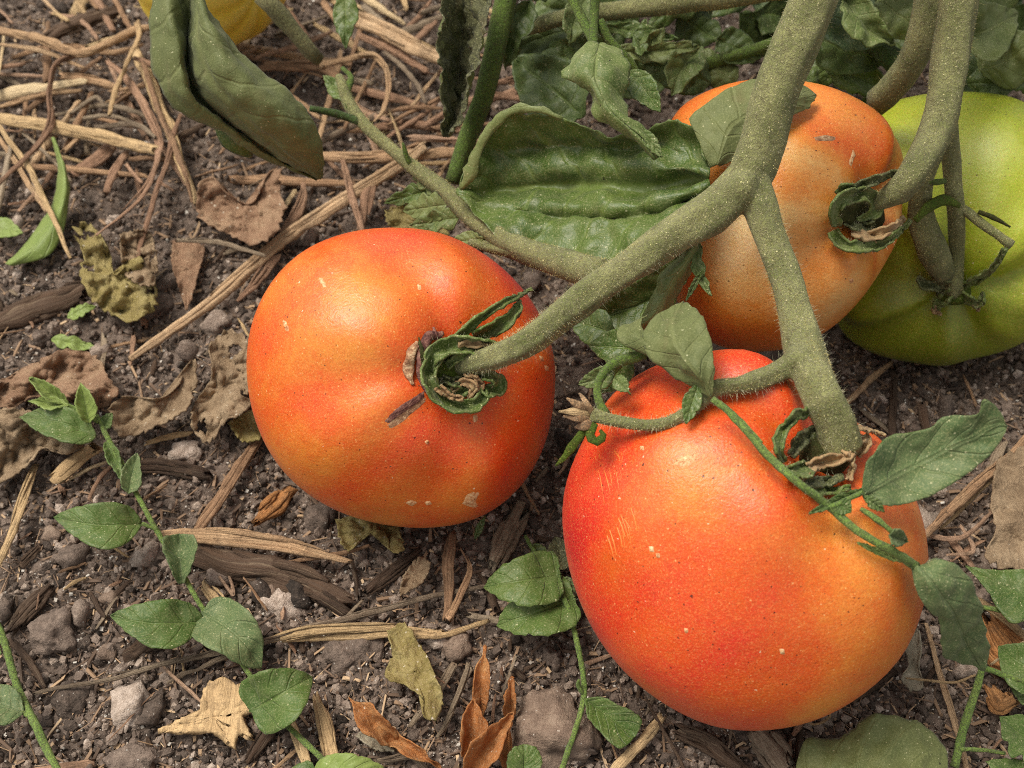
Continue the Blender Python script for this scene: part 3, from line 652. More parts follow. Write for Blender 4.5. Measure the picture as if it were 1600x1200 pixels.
c = crown(TG, 1490, 456, 50, M_SEPAL, .002)
sepal(TG, c, [(1486, 448, .003), (1462, 446, .004), (1442, 444, .005), (1436, 430, .007)], [20, 22, 16, 8], M_SEPAL_DARK, .4, 30, 33)
sepal(TG, c, [(1488, 456, .004), (1476, 466, .004), (1464, 478, .003), (1462, 484, .002)], [20, 24, 18, 8], M_SEPAL, .45, 30, 34)
sepal(TG, c, [(1500, 462, .004), (1516, 470, .004), (1530, 474, .004), (1536, 456, .006)], [18, 20, 14, 5], M_SEPAL, .45, 30, 35)
sepal(TG, c, [(1506, 446, .004), (1532, 434, .006), (1550, 420, .009), (1560, 404, .013), (1570, 388, .016)], [14, 17, 12, 8, 6], M_SEPAL, .4, 20, 36)
sepal(TG, c, [(1522, 472, .004), (1530, 484, .003)], [10, 8], M_SEPAL_DRY, .5, 0, 37)
sepal(TG, c, [(1464, 478, .003), (1460, 486, .002), (1470, 490, .002)], [8, 8, 5], M_SEPAL_DRY, .5, 0, 38)

for root_, mb_ in BLADE.values(): part('sepal_hairs', mb_, M_HAIR, root_, kind='stuff', smooth=False)
# ------------------------------------------------------------------ the forked hairy vine in front
def stem(name, root, pts, mat, hair=0, n=14, bump=.12, seed=1, label=None, hl=(.0005, .0018), **k):
    """pts: (px, py, depth, width px)"""
    P0 = [D(x, y, d) for x, y, d, w in pts]; R0 = [w*.5*pxs(d) for x, y, d, w in pts]
    mb = MB(); P, R, F = tube(mb, P0, R0, n=n, bump=bump*1.5, seed=seed, ridge=.05, wob=.0005, **k)
    o = part(name, mb, mat, root, label)
    if hair:
        h = MB(); hairs(h, P, R, F, hair, *hl, seed=seed)
        if mat == M_STEM: hairs(h, P, R, F, hair*4, .0001, .0004, rad=7e-5, seed=seed+9)
        part('stem_hairs', h, M_HAIR if mat != M_STEM else M_GRIT, o, kind='stuff', smooth=False)
    return o
JD = .268
dl = depth(TL.at(716, 572)); dr = depth(TR.at(1300, 705))
V1 = thing('tomato_vine', D(1165, 295, JD), 'thick hairy forked tomato stem running between the ripe tomatoes with its leaves', 'plant')
VP = [[(1460, -420, .28, 84), (1370, -230, .268, 82), (1290, -50, .262, 80), (1250, 50, .264, 78), (1212, 150, .266, 74), (1184, 236, .268, 74), (1166, 285, JD, 78), (1158, 306, JD, 60)],
      [(1176, 270, JD, 60), (1130, 318, .2675, 72), (1060, 366, .266, 62), (970, 426, .264, 56), (880, 488, .262, 52), (822, 534, dl-.018, 50), (790, 552, dl-.014, 46), (740, 568, dl-.007, 40), (704, 574, dl-.001, 38)],
      [(1166, 264, JD, 50), (1184, 312, .267, 58), (1212, 396, .264, 52), (1240, 480, .259, 56), (1256, 550, .252, 66), (1282, 610, dr-.006, 62), (1308, 662, dr-.005, 66), (1312, 690, dr-.004, 72), (1310, 712, dr, 50)],
      [(1262, 560, .251, 40), (1212, 584, .249, 36), (1160, 602, .246, 32), (1120, 606, .246, 30), (1088, 634, .245, 24), (1040, 660, .245, 22), (1000, 664, .246, 20), (950, 656, .248, 22), (925, 648, .249, 26)]]
mb = MB(); hb = MB(); gb = MB()
for k, pts in enumerate(VP):
    P, R, F = tube(mb, [D(x, y, d) for x, y, d, w in pts], [w*.47*pxs(d) for x, y, d, w in pts], n=25, bump=.22, seed=k+1, ridge=.05, wob=.0006)
    hairs(hb, P, R*.97, F, (1500, 1900, 1700, 700)[k], .0004, .0018, seed=k, rad=2.8e-5)
    hairs(gb, P, R*.985, F, (4200, 4400, 4400, 1500)[k], .0001, .0004, seed=k+20, rad=7.5e-5)
for x, y, d, w in ((1158, 294, .2655, 62), (1140, 300, .264, 34), (1176, 262, .2655, 40), (1250, 562, .249, 52), (880, 486, .2605, 36), (1214, 398, .2625, 34), (1222, 130, .264, 44), (1096, 628, .244, 22)):
    c_ = D(x, y, d); r_ = w*.5*pxs(d); bm = bmesh.new(); bmesh.ops.create_icosphere(bm, subdivisions=2, radius=r_)
    mb.add([c_+v.co*(1+.2*noise.noise(v.co*400)) for v in bm.verts], [tuple(v.index for v in f.verts) for f in bm.faces]); bm.free()
stm = part('stem', mb, M_STEM, V1)
md = stm.modifiers.new('union', 'REMESH'); md.mode = 'VOXEL'; md.voxel_size = .00055; md.use_smooth_shade = True
md = stm.modifiers.new('web', 'SMOOTH'); md.factor = .5; md.iterations = 6
part('stem_hairs', hb, M_HAIR, stm, kind='stuff', smooth=False)
part('stem_grit', gb, M_GRIT, stm, kind='stuff', smooth=False)
stem('twig', V1, [(944, 650, .249, 20), (934, 625, .250, 14), (934, 596, .252, 14), (955, 570, .254, 16), (985, 560, .256, 20), (1010, 556, .256, 12)], M_STEM_GREEN, 80, 10, .15, 5)
# withered flower at the end of the twig
fl = link(bpy.data.objects.new('withered_flower', None)); fl.parent = V1; fl.location = D(925, 650, .249)-V1.location
def strip(parent, name, pts, mat, flat=.3, seed=1, hair=0, n=8, label=None):
    mb = MB(); P, R, F = tube(mb, [D(x, y, d) for x, y, d, w in pts], [w*.5*pxs(d) for x, y, d, w in pts], n=n, flat=flat, bump=.35, seed=seed)
    if hair: hairs(mb, P, R, F, hair, .0003, .001, seed=seed, flat=flat)
    return part(name, mb, mat, parent, label)
for k, (a, b, w) in enumerate((((925, 640), (885, 622), 13), ((925, 648), (873, 643), 13), ((925, 655), (880, 650), 10), ((930, 652), (905, 614), 10), ((930, 660), (898, 668), 16))):
    strip(fl, 'petal', [(*a, .249, w*.7), ((a[0]+b[0])/2, (a[1]+b[1])/2+2*(-1)**k, .247, w), (*b, .247+.001*k, 3)], M_SEPAL_DRY if k != 1 else M_STRAW_PALE, .3, k)
strip(fl, 'sepal', [(930, 662, .248, 12), (922, 680, .247, 16), (932, 690, .246, 18), (944, 682, .247, 12), (938, 672, .248, 6)], M_SEPAL, .6, 3, 20)
strip(fl, 'sepal', [(918, 668, .249, 10), (902, 688, .249, 14), (884, 712, .251, 12), (868, 728, .252, 3)], M_SEPAL, .3, 4, 20)

def lf(root, rows, mat, label=None, solid=.00028, to=D, under=None, **k):
    mb = MB(); loft(mb, [[to(*p) for p in r] for r in rows], **k)
    return part('leaf', mb, [mat, under or M_LEAF_UNDER] if under is not False else mat, root, label, solid=solid)
def lfp(root, base, tip, w, mat, label=None, under=None, solid=.00028, **k):
    mb = MB(); leaf_px(mb, base, tip, w, **k)
    return part('leaf', mb, [mat, under or mat], root, label, solid=solid)

# big cupped leaf under the fork: base at the right, tip at the left
lf(V1, [[(1105, 250, .281), (1092, 205, .285), (1050, 184, .288), (1000, 204, .292), (950, 206, .295), (880, 186, .298), (815, 172, .302), (765, 196, .306), (742, 235, .310), (716, 292, .312)],
        [(1108, 262, .283), (1080, 242, .290), (1030, 232, .296), (960, 232, .302), (890, 226, .308), (830, 224, .313), (785, 240, .315), (750, 262, .314), (730, 280, .313), (714, 296, .3125)],
        [(1110, 272, .281), (1076, 264, .284), (1022, 262, .291), (958, 258, .298), (890, 258, .3055), (835, 262, .312), (788, 272, .316), (752, 282, .315), (731, 290, .313), (713, 297, .3125)],
        [(1110, 280, .283), (1072, 284, .290), (1014, 292, .2945), (950, 292, .301), (890, 290, .309), (840, 292, .314), (790, 296, .317), (755, 299, .315), (732, 299, .313), (712, 299, .3125)],
        [(1110, 288, .281), (1070, 304, .283), (1010, 318, .2885), (950, 322, .2955), (890, 322, .302), (840, 320, .309), (795, 318, .313), (760, 314, .313), (735, 305, .312), (713, 300, .3122)],
        [(1109, 292, .283), (1070, 316, .288), (1010, 336, .2905), (950, 342, .297), (890, 340, .304), (840, 336, .309), (798, 330, .312), (762, 323, .313), (736, 309, .312), (713, 301, .3122)],
        [(1108, 296, .282), (1070, 322, .284), (1010, 346, .287), (950, 350, .294), (890, 350, .300), (840, 345, .305), (800, 338, .308), (765, 330, .310), (738, 312, .311), (714, 302, .312)],
        [(1106, 305, .281), (1065, 345, .281), (1010, 385, .282), (960, 410, .287), (905, 425, .292), (860, 420, .296), (815, 400, .300), (775, 370, .305), (742, 330, .309), (716, 305, .312)]],
   M_LEAF, 'big cupped dark green leaf with pale specks', cs=[-1, -.55, -.2, 0, .25, .4, .6, 1], nT=70, nU=60, quilt=.0010, nv=5, crink=.0022, cf=130, jag=.0007, lean=1.6, seed=3)
# torn pale rim of that leaf
mb = MB()
tube(mb, [D(*p) for p in ((716, 296, .311), (735, 268, .309), (745, 232, .307), (768, 196, .304), (800, 176, .301), (840, 172, .299), (880, 184, .297))], [.0006, .0022, .0012, .0013, .0012, .0010, .0004], n=8, flat=.35, bump=.8, seed=5, wob=.0012)
part('curled_rim', mb, M_LEAF_PALE, V1)
# leaf below the left branch and its upright fold
lf(V1, [[(1075, 372, .277), (1040, 410, .280), (985, 440, .283), (930, 470, .285), (880, 492, .287)],
        [(1078, 388, .278), (1052, 440, .283), (1010, 470, .287), (960, 490, .289), (900, 505, .289)],
        [(1082, 396, .277), (1066, 450, .279), (1040, 490, .281), (990, 522, .284), (935, 520, .287)]], M_LEAF, None, nT=34, nU=22, quilt=.0008, crink=.0014, jag=.0005, seed=8)
lf(V1, [[(1082, 372, .270), (1062, 400, .272), (1036, 425, .273), (1020, 460, .274), (1008, 492, .275), (985, 512, .276)],
        [(1088, 378, .269), (1074, 405, .269), (1052, 436, .270), (1038, 466, .271), (1020, 496, .272), (990, 516, .275)],
        [(1090, 385, .272), (1086, 410, .274), (1068, 445, .276), (1052, 476, .276), (1030, 506, .276), (994, 520, .277)]], M_LEAF_PALE, 'folded pale green leaf edge', nT=30, nU=16, quilt=.0004, crink=.0008, jag=.0005, seed=9)
# the bright leaf standing over the red tomato
lf(V1, [[(1112, 622, .241), (1080, 606, .243), (1040, 580, .246), (1012, 556, .248), (1004, 524, .251), (1020, 498, .254), (1062, 474, .257)],
        [(1112, 622, .241), (1092, 585, .239), (1072, 560, .240), (1056, 535, .243), (1050, 510, .247), (1056, 490, .252), (1068, 473, .257)],
        [(1113, 622, .241), (1116, 590, .239), (1115, 560, .239), (1110, 530, .242), (1100, 500, .246), (1086, 480, .252), (1070, 472, .257)]], M_LEAF_DUSTY, 'upright dark green leaf beside the red tomato', nT=34, nU=24, quilt=.0007, crink=.001, jag=.0004, seed=11, nv=5)
lf(V1, [[(1012, 556, .250), (985, 545, .252), (965, 530, .254), (968, 512, .257), (990, 505, .259)],
        [(1014, 540, .249), (1000, 528, .250), (985, 520, .253), (985, 510, .256), (998, 500, .259)],
        [(1016, 530, .251), (1008, 518, .252), (1002, 510, .254), (1004, 502, .256), (1012, 492, .259)]], M_LEAF_PALE, None, nT=18, nU=12, quilt=.0003, crink=.0008)
lfp(V1, (1090, 600, .243), (1072, 662, .240), 30, M_LEAF, to=D, prof=LANCE)
for a, b, w, mt in (((985, 560, .258), (935, 615, .262), 46, M_LEAF), ((1000, 545, .262), (920, 540, .268), 60, M_LEAF), ((960, 585, .256), (905, 600, .262), 34, M_LEAF_DUSTY), ((958, 520, .275), (890, 500, .283), 60, M_LEAF_BG), ((960, 590, .254), (985, 615, .250), 26, M_LEAF_DUSTY)):
    lfp(V1, a, b, w, mt, to=D, crink=.0012)
lfp(V1, (1088, 372, .272), (1112, 462, .268), 26, M_LEAF_DUSTY, to=D, prof=LOBED, bend=.1)
lfp(V1, (1098, 420, .268), (1072, 470, .270), 9, M_LEAF, to=D, prof=LANCE)
# bluish leaf lying on the orange tomato, its other half on the far side of the stem
lf(V1, [[(1108, 262, .282), (1090, 215, .284), (1078, 184, .285), (1110, 158, .286), (1150, 132, .288), (1190, 122, .290), (1230, 124, .292), (1262, 136, .294), (1273, 146, .295)],
        [(1120, 258, .281), (1130, 225, .281), (1140, 200, .282), (1165, 180, .283), (1190, 168, .284), (1215, 160, .286), (1240, 154, .289), (1260, 150, .292), (1274, 148, .295)],
        [(1124, 260, .282), (1150, 250, .282), (1172, 232, .283), (1190, 215, .284), (1206, 200, .285), (1222, 190, .287), (1242, 178, .289), (1262, 170, .292), (1275, 150, .295)]], M_LEAF_BLUE, 'bluish green leaf lying on the orange tomato', nT=40, nU=22, quilt=.0004, crink=.0008, jag=.0004, seed=13)
# drooping dusty leaf from the top
stem('twig', V1, [(800, -240, .32, 18), (880, -30, .300, 16), (905, 20, .298, 16), (925, 60, .294, 15), (930, 80, .292, 12)], M_STEM_GREEN, 60, 10)
stem('twig', V1, [(1000, -240, .31, 18), (935, -30, .296, 16), (928, 20, .295, 15), (928, 72, .292, 13)], M_STEM_GREEN, 60, 10)
stem('twig', V1, [(936, 30, .295, 14), (950, 62, .296, 16), (985, 95, .298, 12), (1000, 118, .299, 6)], M_STEM_GREEN, 40, 10)
lf(V1, [[(922, 66, .292), (895, 90, .288), (877, 117, .287), (905, 134, .286), (922, 150, .285), (925, 178, .284), (950, 196, .283), (985, 216, .282), (1024, 248, .281)],
        [(936, 68, .290), (932, 92, .284), (930, 115, .281), (935, 135, .280), (946, 158, .280), (960, 178, .279), (980, 196, .279), (1005, 218, .279), (1026, 248, .280)],
        [(945, 66, .292), (968, 78, .289), (982, 104, .287), (984, 128, .286), (974, 150, .285), (982, 172, .283), (984, 186, .282), (1010, 205, .281), (1028, 246, .281)]], M_LEAF_DUSTY, 'drooping dust speckled leaf above the big cupped leaf', nT=40, nU=22, quilt=.0006, crink=.001, jag=.0009, seed=14)
lfp(V1, (1000, 200, .281), (1035, 245, .278), 22, M_LEAF_DUSTY, to=D, prof=LANCE)
lfp(V1, (985, 110, .297), (1032, 175, .290), 44, M_LEAF, to=D, prof=OVATE, cup=.6)

# ------------------------------------------------------------------ dusty pair of stems at the right
V2 = thing('tomato_vine', D(1440, 200, .30), 'pair of dusty hairy stems hanging down to the green tomato', 'plant')
do = depth(TO.at(1372, 325)); dg = depth(TG.at(1490, 456))
stem('main_stem', V2, [(1600, -420, .30, 66), (1530, -220, .289, 64), (1502, -40, .288, 62), (1492, 60, .290, 58), (1480, 140, .291, 56), (1462, 210, .290, 50), (1430, 268, do-.014, 46), (1404, 298, do-.012, 44), (1378, 314, do-.008, 30), (1356, 326, do-.003, 26)], M_STEM, 700, 16, .12, 6)
stem('fruit_stalk', V2, [(1478, 130, .2945, 40), (1478, 200, .302, 32), (1488, 270, .309, 28), (1494, 340, .313, 26), (1494, 400, dg-.006, 24), (1492, 450, dg-.004, 28), (1492, 462, dg-.001, 24)], M_STEM, 500, 12, .12, 7)
stem('fruit_stalk', V2, [(1462, 230, .298, 26), (1440, 290, .306, 34), (1440, 340, .314, 40), (1456, 390, .318, 44), (1474, 430, dg-.003, 36)], M_STEM, 400, 12, .2, 8)
stem('main_stem', V2, [(1560, -400, .32, 54), (1490, -200, .306, 52), (1462, -40, .302, 50), (1446, 40, .304, 50), (1430, 90, .308, 44), (1402, 132, .316, 44), (1370, 160, .325, 40)], M_STEM, 200, 12, .12, 9)
stem('twig', V2, [(1506, 326, .311, 14), (1535, 350, .309, 14), (1560, 368, .308, 14), (1580, 382, .308, 16)], M_STEM, 80, 10, .15, 10)
stem('twig', V2, [(1528, 330, .308, 7), (1552, 340, .307, 8), (1578, 354, .307, 3)], M_SEPAL_DARK, 0, 8)
stem('twig', V2, [(1576, 380, .308, 8), (1566, 398, .309, 8), (1552, 420, dg-.012, 8)], M_STEM_GREEN, 0, 8)
stem('twig', V2, [(1432, 280, .302, 10), (1455, 284, .303, 10), (1476, 282, .304, 9)], M_STEM_GREEN, 10, 8)
strip(V2, 'sepal', [(1430, 345, .303, 10), (1450, 325, .304, 17), (1480, 312, .306, 18), (1500, 322, .307, 8)], M_SEPAL, .4, 5, 20)

# ------------------------------------------------------------------ side shoot with the rolled leaf
V3 = thing('tomato_shoot', D(560, 190, .33), 'thin tomato shoot at the upper left with a rolled drooping leaf', 'plant')
stem('stem', V3, [(530, 118, .345, 12), (545, 160, .342, 20), (572, 196, .338, 20), (620, 240, .332, 20), (690, 294, .324, 28), (745, 345, .315, 34), (800, 380, .305, 38), (850, 402, .296, 44), (905, 420, .286, 50), (950, 424, .278, 44)], M_STEM, 900, 14, .12, 21, hl=(.0006, .0024))
stem('twig', V3, [(735, 378, .314, 14), (770, 386, .310, 18), (815, 396, .302, 22), (850, 404, .297, 20)], M_STEM, 160, 10, .2, 22)
stem('twig', V3, [(566, 192, .338, 14), (540, 182, .338, 13), (512, 174, .336, 12), (484, 168, .334, 10)], M_STEM_DARK, 30, 8)
stem('twig', V3, [(548, 170, .341, 18), (540, 145, .343, 14), (548, 120, .346, 10), (535, 105, .348, 7)], M_STEM_GREEN, 20, 8)
stem('twig', V3, [(640, 258, .328, 8), (632, 238, .326, 8), (628, 222, .325, 4)], M_STEM_GREEN, 10, 8)
stem('stem', V3, [(860, -260, .35, 36), (800, -40, .345, 34), (778, 60, .345, 34), (755, 150, .344, 32), (728, 220, .343, 30), (706, 284, .342, 24)], M_STEM_GREEN, 60, 12, .05, 24)
lf(V3, [[(242, -40, .300), (236, 30, .299), (236, 80, .299), (246, 125, .300), (272, 166, .302), (305, 190, .305), (345, 204, .309), (385, 232, .314), (420, 252, .320), (492, 280, .326)],
        [(262, -40, .293), (268, 30, .292), (280, 70, .292), (284, 105, .293), (292, 140, .295), (312, 168, .299), (345, 190, .304), (380, 216, .309), (425, 246, .318), (494, 281, .326)],
        [(284, -40, .303), (296, 20, .303), (292, 62, .304), (290, 100, .305), (298, 138, .307), (320, 166, .310), (352, 190, .314), (392, 218, .318), (432, 248, .322), (496, 281, .327)],
        [(300, -40, .292), (304, 20, .291), (304, 55, .291), (310, 90, .291), (322, 125, .292), (346, 158, .294), (378, 190, .298), (412, 218, .303), (448, 246, .311), (498, 280, .325)],
        [(306, -40, .290), (322, 20, .288), (340, 62, .287), (356, 96, .287), (380, 128, .288), (410, 156, .290), (440, 184, .294), (464, 214, .300), (482, 246, .309), (501, 278, .323)],
        [(306, -40, .300), (322, 10, .299), (350, 48, .298), (380, 86, .298), (412, 114, .299), (446, 138, .301), (474, 166, .304), (494, 200, .308), (505, 238, .314), (503, 276, .324)]],
   M_LEAF_UNDER, 'rolled greyish green leaf showing its underside', under=M_LEAF, nT=64, nU=54, quilt=.00035, nv=8, crink=.0007, cf=240, jag=.0005, lean=.8, seed=17, cs=[-1, -.72, -.45, -.1, .45, 1])
strip(V3, 'leaf', [(330, 175, .312, 10), (360, 210, .315, 40), (385, 232, .318, 30), (392, 246, .320, 5)], M_LEAF, .3, 7)
# curled dark leaf hanging from the top
lf(V3, [[(700, -40, .318), (690, 30, .318), (686, 90, .319), (688, 150, .321), (690, 190, .324), (694, 214, .326)],
        [(706, -40, .330), (704, 30, .331), (702, 90, .332), (704, 150, .332), (702, 190, .331), (697, 214, .328)],
        [(728, -40, .336), (724, 30, .337), (718, 90, .338), (714, 150, .337), (708, 190, .333), (699, 214, .328)],
        [(748, -40, .329), (744, 30, .329), (734, 90, .330), (728, 140, .330), (716, 186, .329), (702, 214, .327)],
        [(764, -40, .318), (766, 20, .317), (750, 70, .317), (736, 125, .319), (722, 178, .322), (704, 213, .326)]], M_LEAF_DEAD, 'withered curled leaf with pale specks', under=M_LEAF_PALE, nT=50, nU=34, quilt=.0005, crink=.002, cf=260, jag=.0022, seed=19)
for a, b, w, mt, pf in (((690, 300, .325), (640, 262, .333), 40, M_LEAF_PALE, LOBED), ((700, 320, .322), (630, 330, .330), 56, M_LEAF_PALE, LOBED), ((720, 340, .320), (640, 352, .328), 44, M_LEAF_DUSTY, LOBED), ((690, 290, .326), (600, 318, .336), 40, M_LEAF, LOBED),
                    ((760, 372, .312), (700, 380, .316), 30, M_LEAF_PALE, LANCE), ((548, 160, .342), (505, 118, .350), 30, M_LEAF, LANCE), ((540, -20, .352), (540, 76, .350), 40, M_LEAF, LANCE)):
    lfp(V3, a, b, w, mt, to=D, prof=pf, crink=.0016)

# ------------------------------------------------------------------ shaded foliage behind
V4 = thing('tomato_plant', W(1150, 60, 0), 'dense dark green tomato foliage along the top behind the fruit', 'plant')
stem('stem', V4, [(760, 70, .372, 20), (830, 42, .362, 24), (900, 24, .352, 26), (960, 18, .348, 28), (1060, 6, .344, 30), (1180, -8, .340, 30), (1420, -60, .335, 32), (1600, -200, .33, 34)], M_STEM, 500, 12, .12, 31)
stem('stem', V4, [(1100, 100, .36, 20), (1170, 80, .36, 20), (1230, 60, .358, 18)], M_STEM_GREEN, 0, 10)
stem('stem', V4, [(1330, 30, .36, 30), (1370, 70, .356, 34), (1402, 98, .354, 40)], M_STEM_DARK, 60, 10)
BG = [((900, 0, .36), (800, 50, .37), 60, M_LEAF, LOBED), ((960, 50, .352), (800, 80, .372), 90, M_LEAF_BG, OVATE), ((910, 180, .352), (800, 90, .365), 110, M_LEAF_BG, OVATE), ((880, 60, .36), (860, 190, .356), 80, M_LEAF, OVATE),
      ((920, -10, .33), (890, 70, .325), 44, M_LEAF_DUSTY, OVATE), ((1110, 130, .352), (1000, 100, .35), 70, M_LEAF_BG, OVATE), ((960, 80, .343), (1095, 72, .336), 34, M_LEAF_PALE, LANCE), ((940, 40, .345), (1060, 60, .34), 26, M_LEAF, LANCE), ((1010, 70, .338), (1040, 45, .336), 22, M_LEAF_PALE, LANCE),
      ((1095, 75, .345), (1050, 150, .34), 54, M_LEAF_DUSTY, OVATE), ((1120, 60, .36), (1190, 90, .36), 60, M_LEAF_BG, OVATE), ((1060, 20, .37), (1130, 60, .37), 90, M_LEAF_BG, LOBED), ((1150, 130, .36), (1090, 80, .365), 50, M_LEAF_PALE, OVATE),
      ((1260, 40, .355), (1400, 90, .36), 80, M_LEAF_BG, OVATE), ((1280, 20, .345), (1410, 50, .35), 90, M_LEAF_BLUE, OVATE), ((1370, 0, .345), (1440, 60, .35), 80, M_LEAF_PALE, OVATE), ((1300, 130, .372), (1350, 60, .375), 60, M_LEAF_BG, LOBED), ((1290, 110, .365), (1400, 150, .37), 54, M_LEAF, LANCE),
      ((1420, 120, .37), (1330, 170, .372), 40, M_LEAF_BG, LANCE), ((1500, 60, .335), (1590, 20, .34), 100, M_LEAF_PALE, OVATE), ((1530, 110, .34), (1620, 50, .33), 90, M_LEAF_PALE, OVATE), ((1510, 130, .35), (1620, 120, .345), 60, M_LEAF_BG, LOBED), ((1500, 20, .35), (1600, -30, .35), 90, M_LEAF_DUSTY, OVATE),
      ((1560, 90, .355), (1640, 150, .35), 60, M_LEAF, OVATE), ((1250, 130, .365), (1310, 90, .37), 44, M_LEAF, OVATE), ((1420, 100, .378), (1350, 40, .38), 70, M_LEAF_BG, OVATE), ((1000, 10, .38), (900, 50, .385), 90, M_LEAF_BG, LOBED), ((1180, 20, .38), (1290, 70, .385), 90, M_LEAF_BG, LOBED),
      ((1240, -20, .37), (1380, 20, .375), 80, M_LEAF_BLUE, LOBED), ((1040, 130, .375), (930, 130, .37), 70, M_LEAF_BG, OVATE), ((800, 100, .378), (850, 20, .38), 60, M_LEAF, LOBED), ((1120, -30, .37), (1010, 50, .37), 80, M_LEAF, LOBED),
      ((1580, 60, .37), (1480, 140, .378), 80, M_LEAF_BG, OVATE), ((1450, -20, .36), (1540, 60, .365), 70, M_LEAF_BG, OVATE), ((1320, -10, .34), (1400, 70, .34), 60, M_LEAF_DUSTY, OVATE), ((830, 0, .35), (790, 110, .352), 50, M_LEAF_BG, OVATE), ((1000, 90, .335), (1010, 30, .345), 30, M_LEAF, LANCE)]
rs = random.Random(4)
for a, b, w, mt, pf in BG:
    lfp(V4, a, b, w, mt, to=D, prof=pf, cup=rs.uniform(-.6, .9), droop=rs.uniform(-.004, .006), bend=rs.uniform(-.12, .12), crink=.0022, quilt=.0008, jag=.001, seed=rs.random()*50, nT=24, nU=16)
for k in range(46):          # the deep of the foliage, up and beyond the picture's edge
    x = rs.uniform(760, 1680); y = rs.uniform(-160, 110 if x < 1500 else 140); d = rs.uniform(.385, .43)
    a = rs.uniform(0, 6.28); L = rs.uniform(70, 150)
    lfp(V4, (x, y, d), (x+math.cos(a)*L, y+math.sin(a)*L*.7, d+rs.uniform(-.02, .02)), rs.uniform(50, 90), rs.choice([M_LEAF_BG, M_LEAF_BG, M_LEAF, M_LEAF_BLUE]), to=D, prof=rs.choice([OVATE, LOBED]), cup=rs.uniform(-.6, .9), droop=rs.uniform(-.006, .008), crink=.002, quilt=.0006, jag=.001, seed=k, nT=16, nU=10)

for k in range(70):  # unseen leaves higher on the plant, added to shade the foliage below
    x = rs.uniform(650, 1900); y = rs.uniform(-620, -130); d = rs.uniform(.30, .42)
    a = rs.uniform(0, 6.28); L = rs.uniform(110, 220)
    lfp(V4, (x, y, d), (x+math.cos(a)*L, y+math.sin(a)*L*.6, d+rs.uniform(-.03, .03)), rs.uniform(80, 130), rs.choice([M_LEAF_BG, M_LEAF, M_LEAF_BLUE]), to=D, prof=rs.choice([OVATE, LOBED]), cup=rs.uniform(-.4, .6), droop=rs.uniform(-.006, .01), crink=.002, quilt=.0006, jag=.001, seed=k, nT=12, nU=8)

# ------------------------------------------------------------------ yellow squash at the top
SQ = thing('squash', G(385, 30, 0), 'yellow ribbed squash at the top edge behind the rolled leaf', 'squash')
sc_ = D(330, -58, .392); RS = 132*pxs(.392); V = []; f = []; T = []
nu, nv_ = 72, 28
for i in range(nv_+1):
    th = math.pi*i/nv_
    for j in range(nu):
        a = 2*math.pi*j/nu; rr = RS*(1+.05*abs(math.cos(a*5))**.6*math.sin(th)-.05)*(1-.1*math.exp(-(th/.3)**2))
        # axis points to the lower right, towards the stalk
        ax = (RGT*.78-UPV*.5-FWD*.38).normalized(); e1 = ax.cross(UPV).normalized(); e2 = ax.cross(e1)
        V.append(sc_+e1*(rr*math.sin(th)*math.cos(a))+e2*(rr*math.sin(th)*math.sin(a))+ax*(rr*math.cos(th)*.92)); T.append(.5+.35*(abs(math.cos(a*5))-.5))
for i in range(nv_):
    for j in range(nu): f.append((i*nu+j, i*nu+(j+1) % nu, (i+1)*nu+(j+1) % nu, (i+1)*nu+j))
mb = MB(); mb.add(V, f, None, T); part('fruit', mb, M_SQUASH, SQ)
stem('stalk', SQ, [(408, -8, .358, 36), (430, 16, .360, 30), (456, 46, .364, 26), (482, 78, .368, 24), (500, 94, .371, 22)], M_STALK, 0, 12, .2, 41, label='dull green squash stalk turning brown')
#@@PART3
# ------------------------------------------------------------------ bindweed and other weeds
def gstem(root, pts, mat, hair=0, seed=1, n=10, name='stem'):
    """pts: (px, py, height over soil, width px)"""
    P0 = [G(x, y, h) for x, y, h, w in pts]; mb = MB()
    P, R, F = tube(mb, P0, [w*.46*pxs(depth(p)) for p, (x, y, h, w) in zip(P0, pts)], n=n, bump=.3, seed=seed, wob=.0006)
    o = part(name, mb, mat, root)
    if hair:
        h = MB(); hairs(h, P, R, F, hair, .0003, .0009, seed=seed, rad=1.6e-5); part('stem_hairs', h, M_HAIR, o, kind='stuff', smooth=False)
B1 = thing('bindweed', G(245, 830, 0), 'bindweed shoot climbing down the left side over bare soil with eight small leaves', 'weed')
gstem(B1, [(150, 648, .017, 7), (165, 680, .016, 9), (188, 720, .014, 10), (208, 765, .013, 9), (245, 830, .011, 9), (278, 885, .009, 9), (312, 942, .009, 9), (345, 992, .008, 9), (388, 1050, .008, 9), (440, 1122, .009, 10), (505, 1190, .010, 10)], M_WEED_STEM, 160)
lfp(B1, (150, 682, .016), (30, 652, .018), 54, M_WEED, prof=OVATE, cup=.5, droop=.002, bend=.06)
lfp(B1, (140, 662, .018), (126, 598, .024), 34, M_WEED_BRIGHT, prof=OVATE, cup=1.)
lfp(B1, (106, 632, .019), (46, 590, .025), 26, M_WEED_BRIGHT, prof=LANCE, cup=1.)
lfp(B1, (108, 634, .020), (44, 627, .021), 24, M_WEED_BRIGHT, prof=LANCE, cup=.8)
gstem(B1, [(152, 660, .017, 6), (130, 645, .018, 6), (106, 632, .019, 6)], M_WEED_STEM)
lfp(B1, (160, 670, .016), (175, 645, .018), 22, M_WEED, prof=OVATE)
lfp(B1, (200, 772, .013), (214, 708, .018), 34, M_WEED_GREY, prof=OVATE, cup=.9)
lfp(B1, (165, 690, .015), (195, 755, .014), 22, M_WEED, prof=OVATE, cup=.9)
lfp(B1, (222, 818, .011), (84, 808, .014), 72, M_WEED, prof=OVATE, cup=.3, droop=.004, bend=-.05)
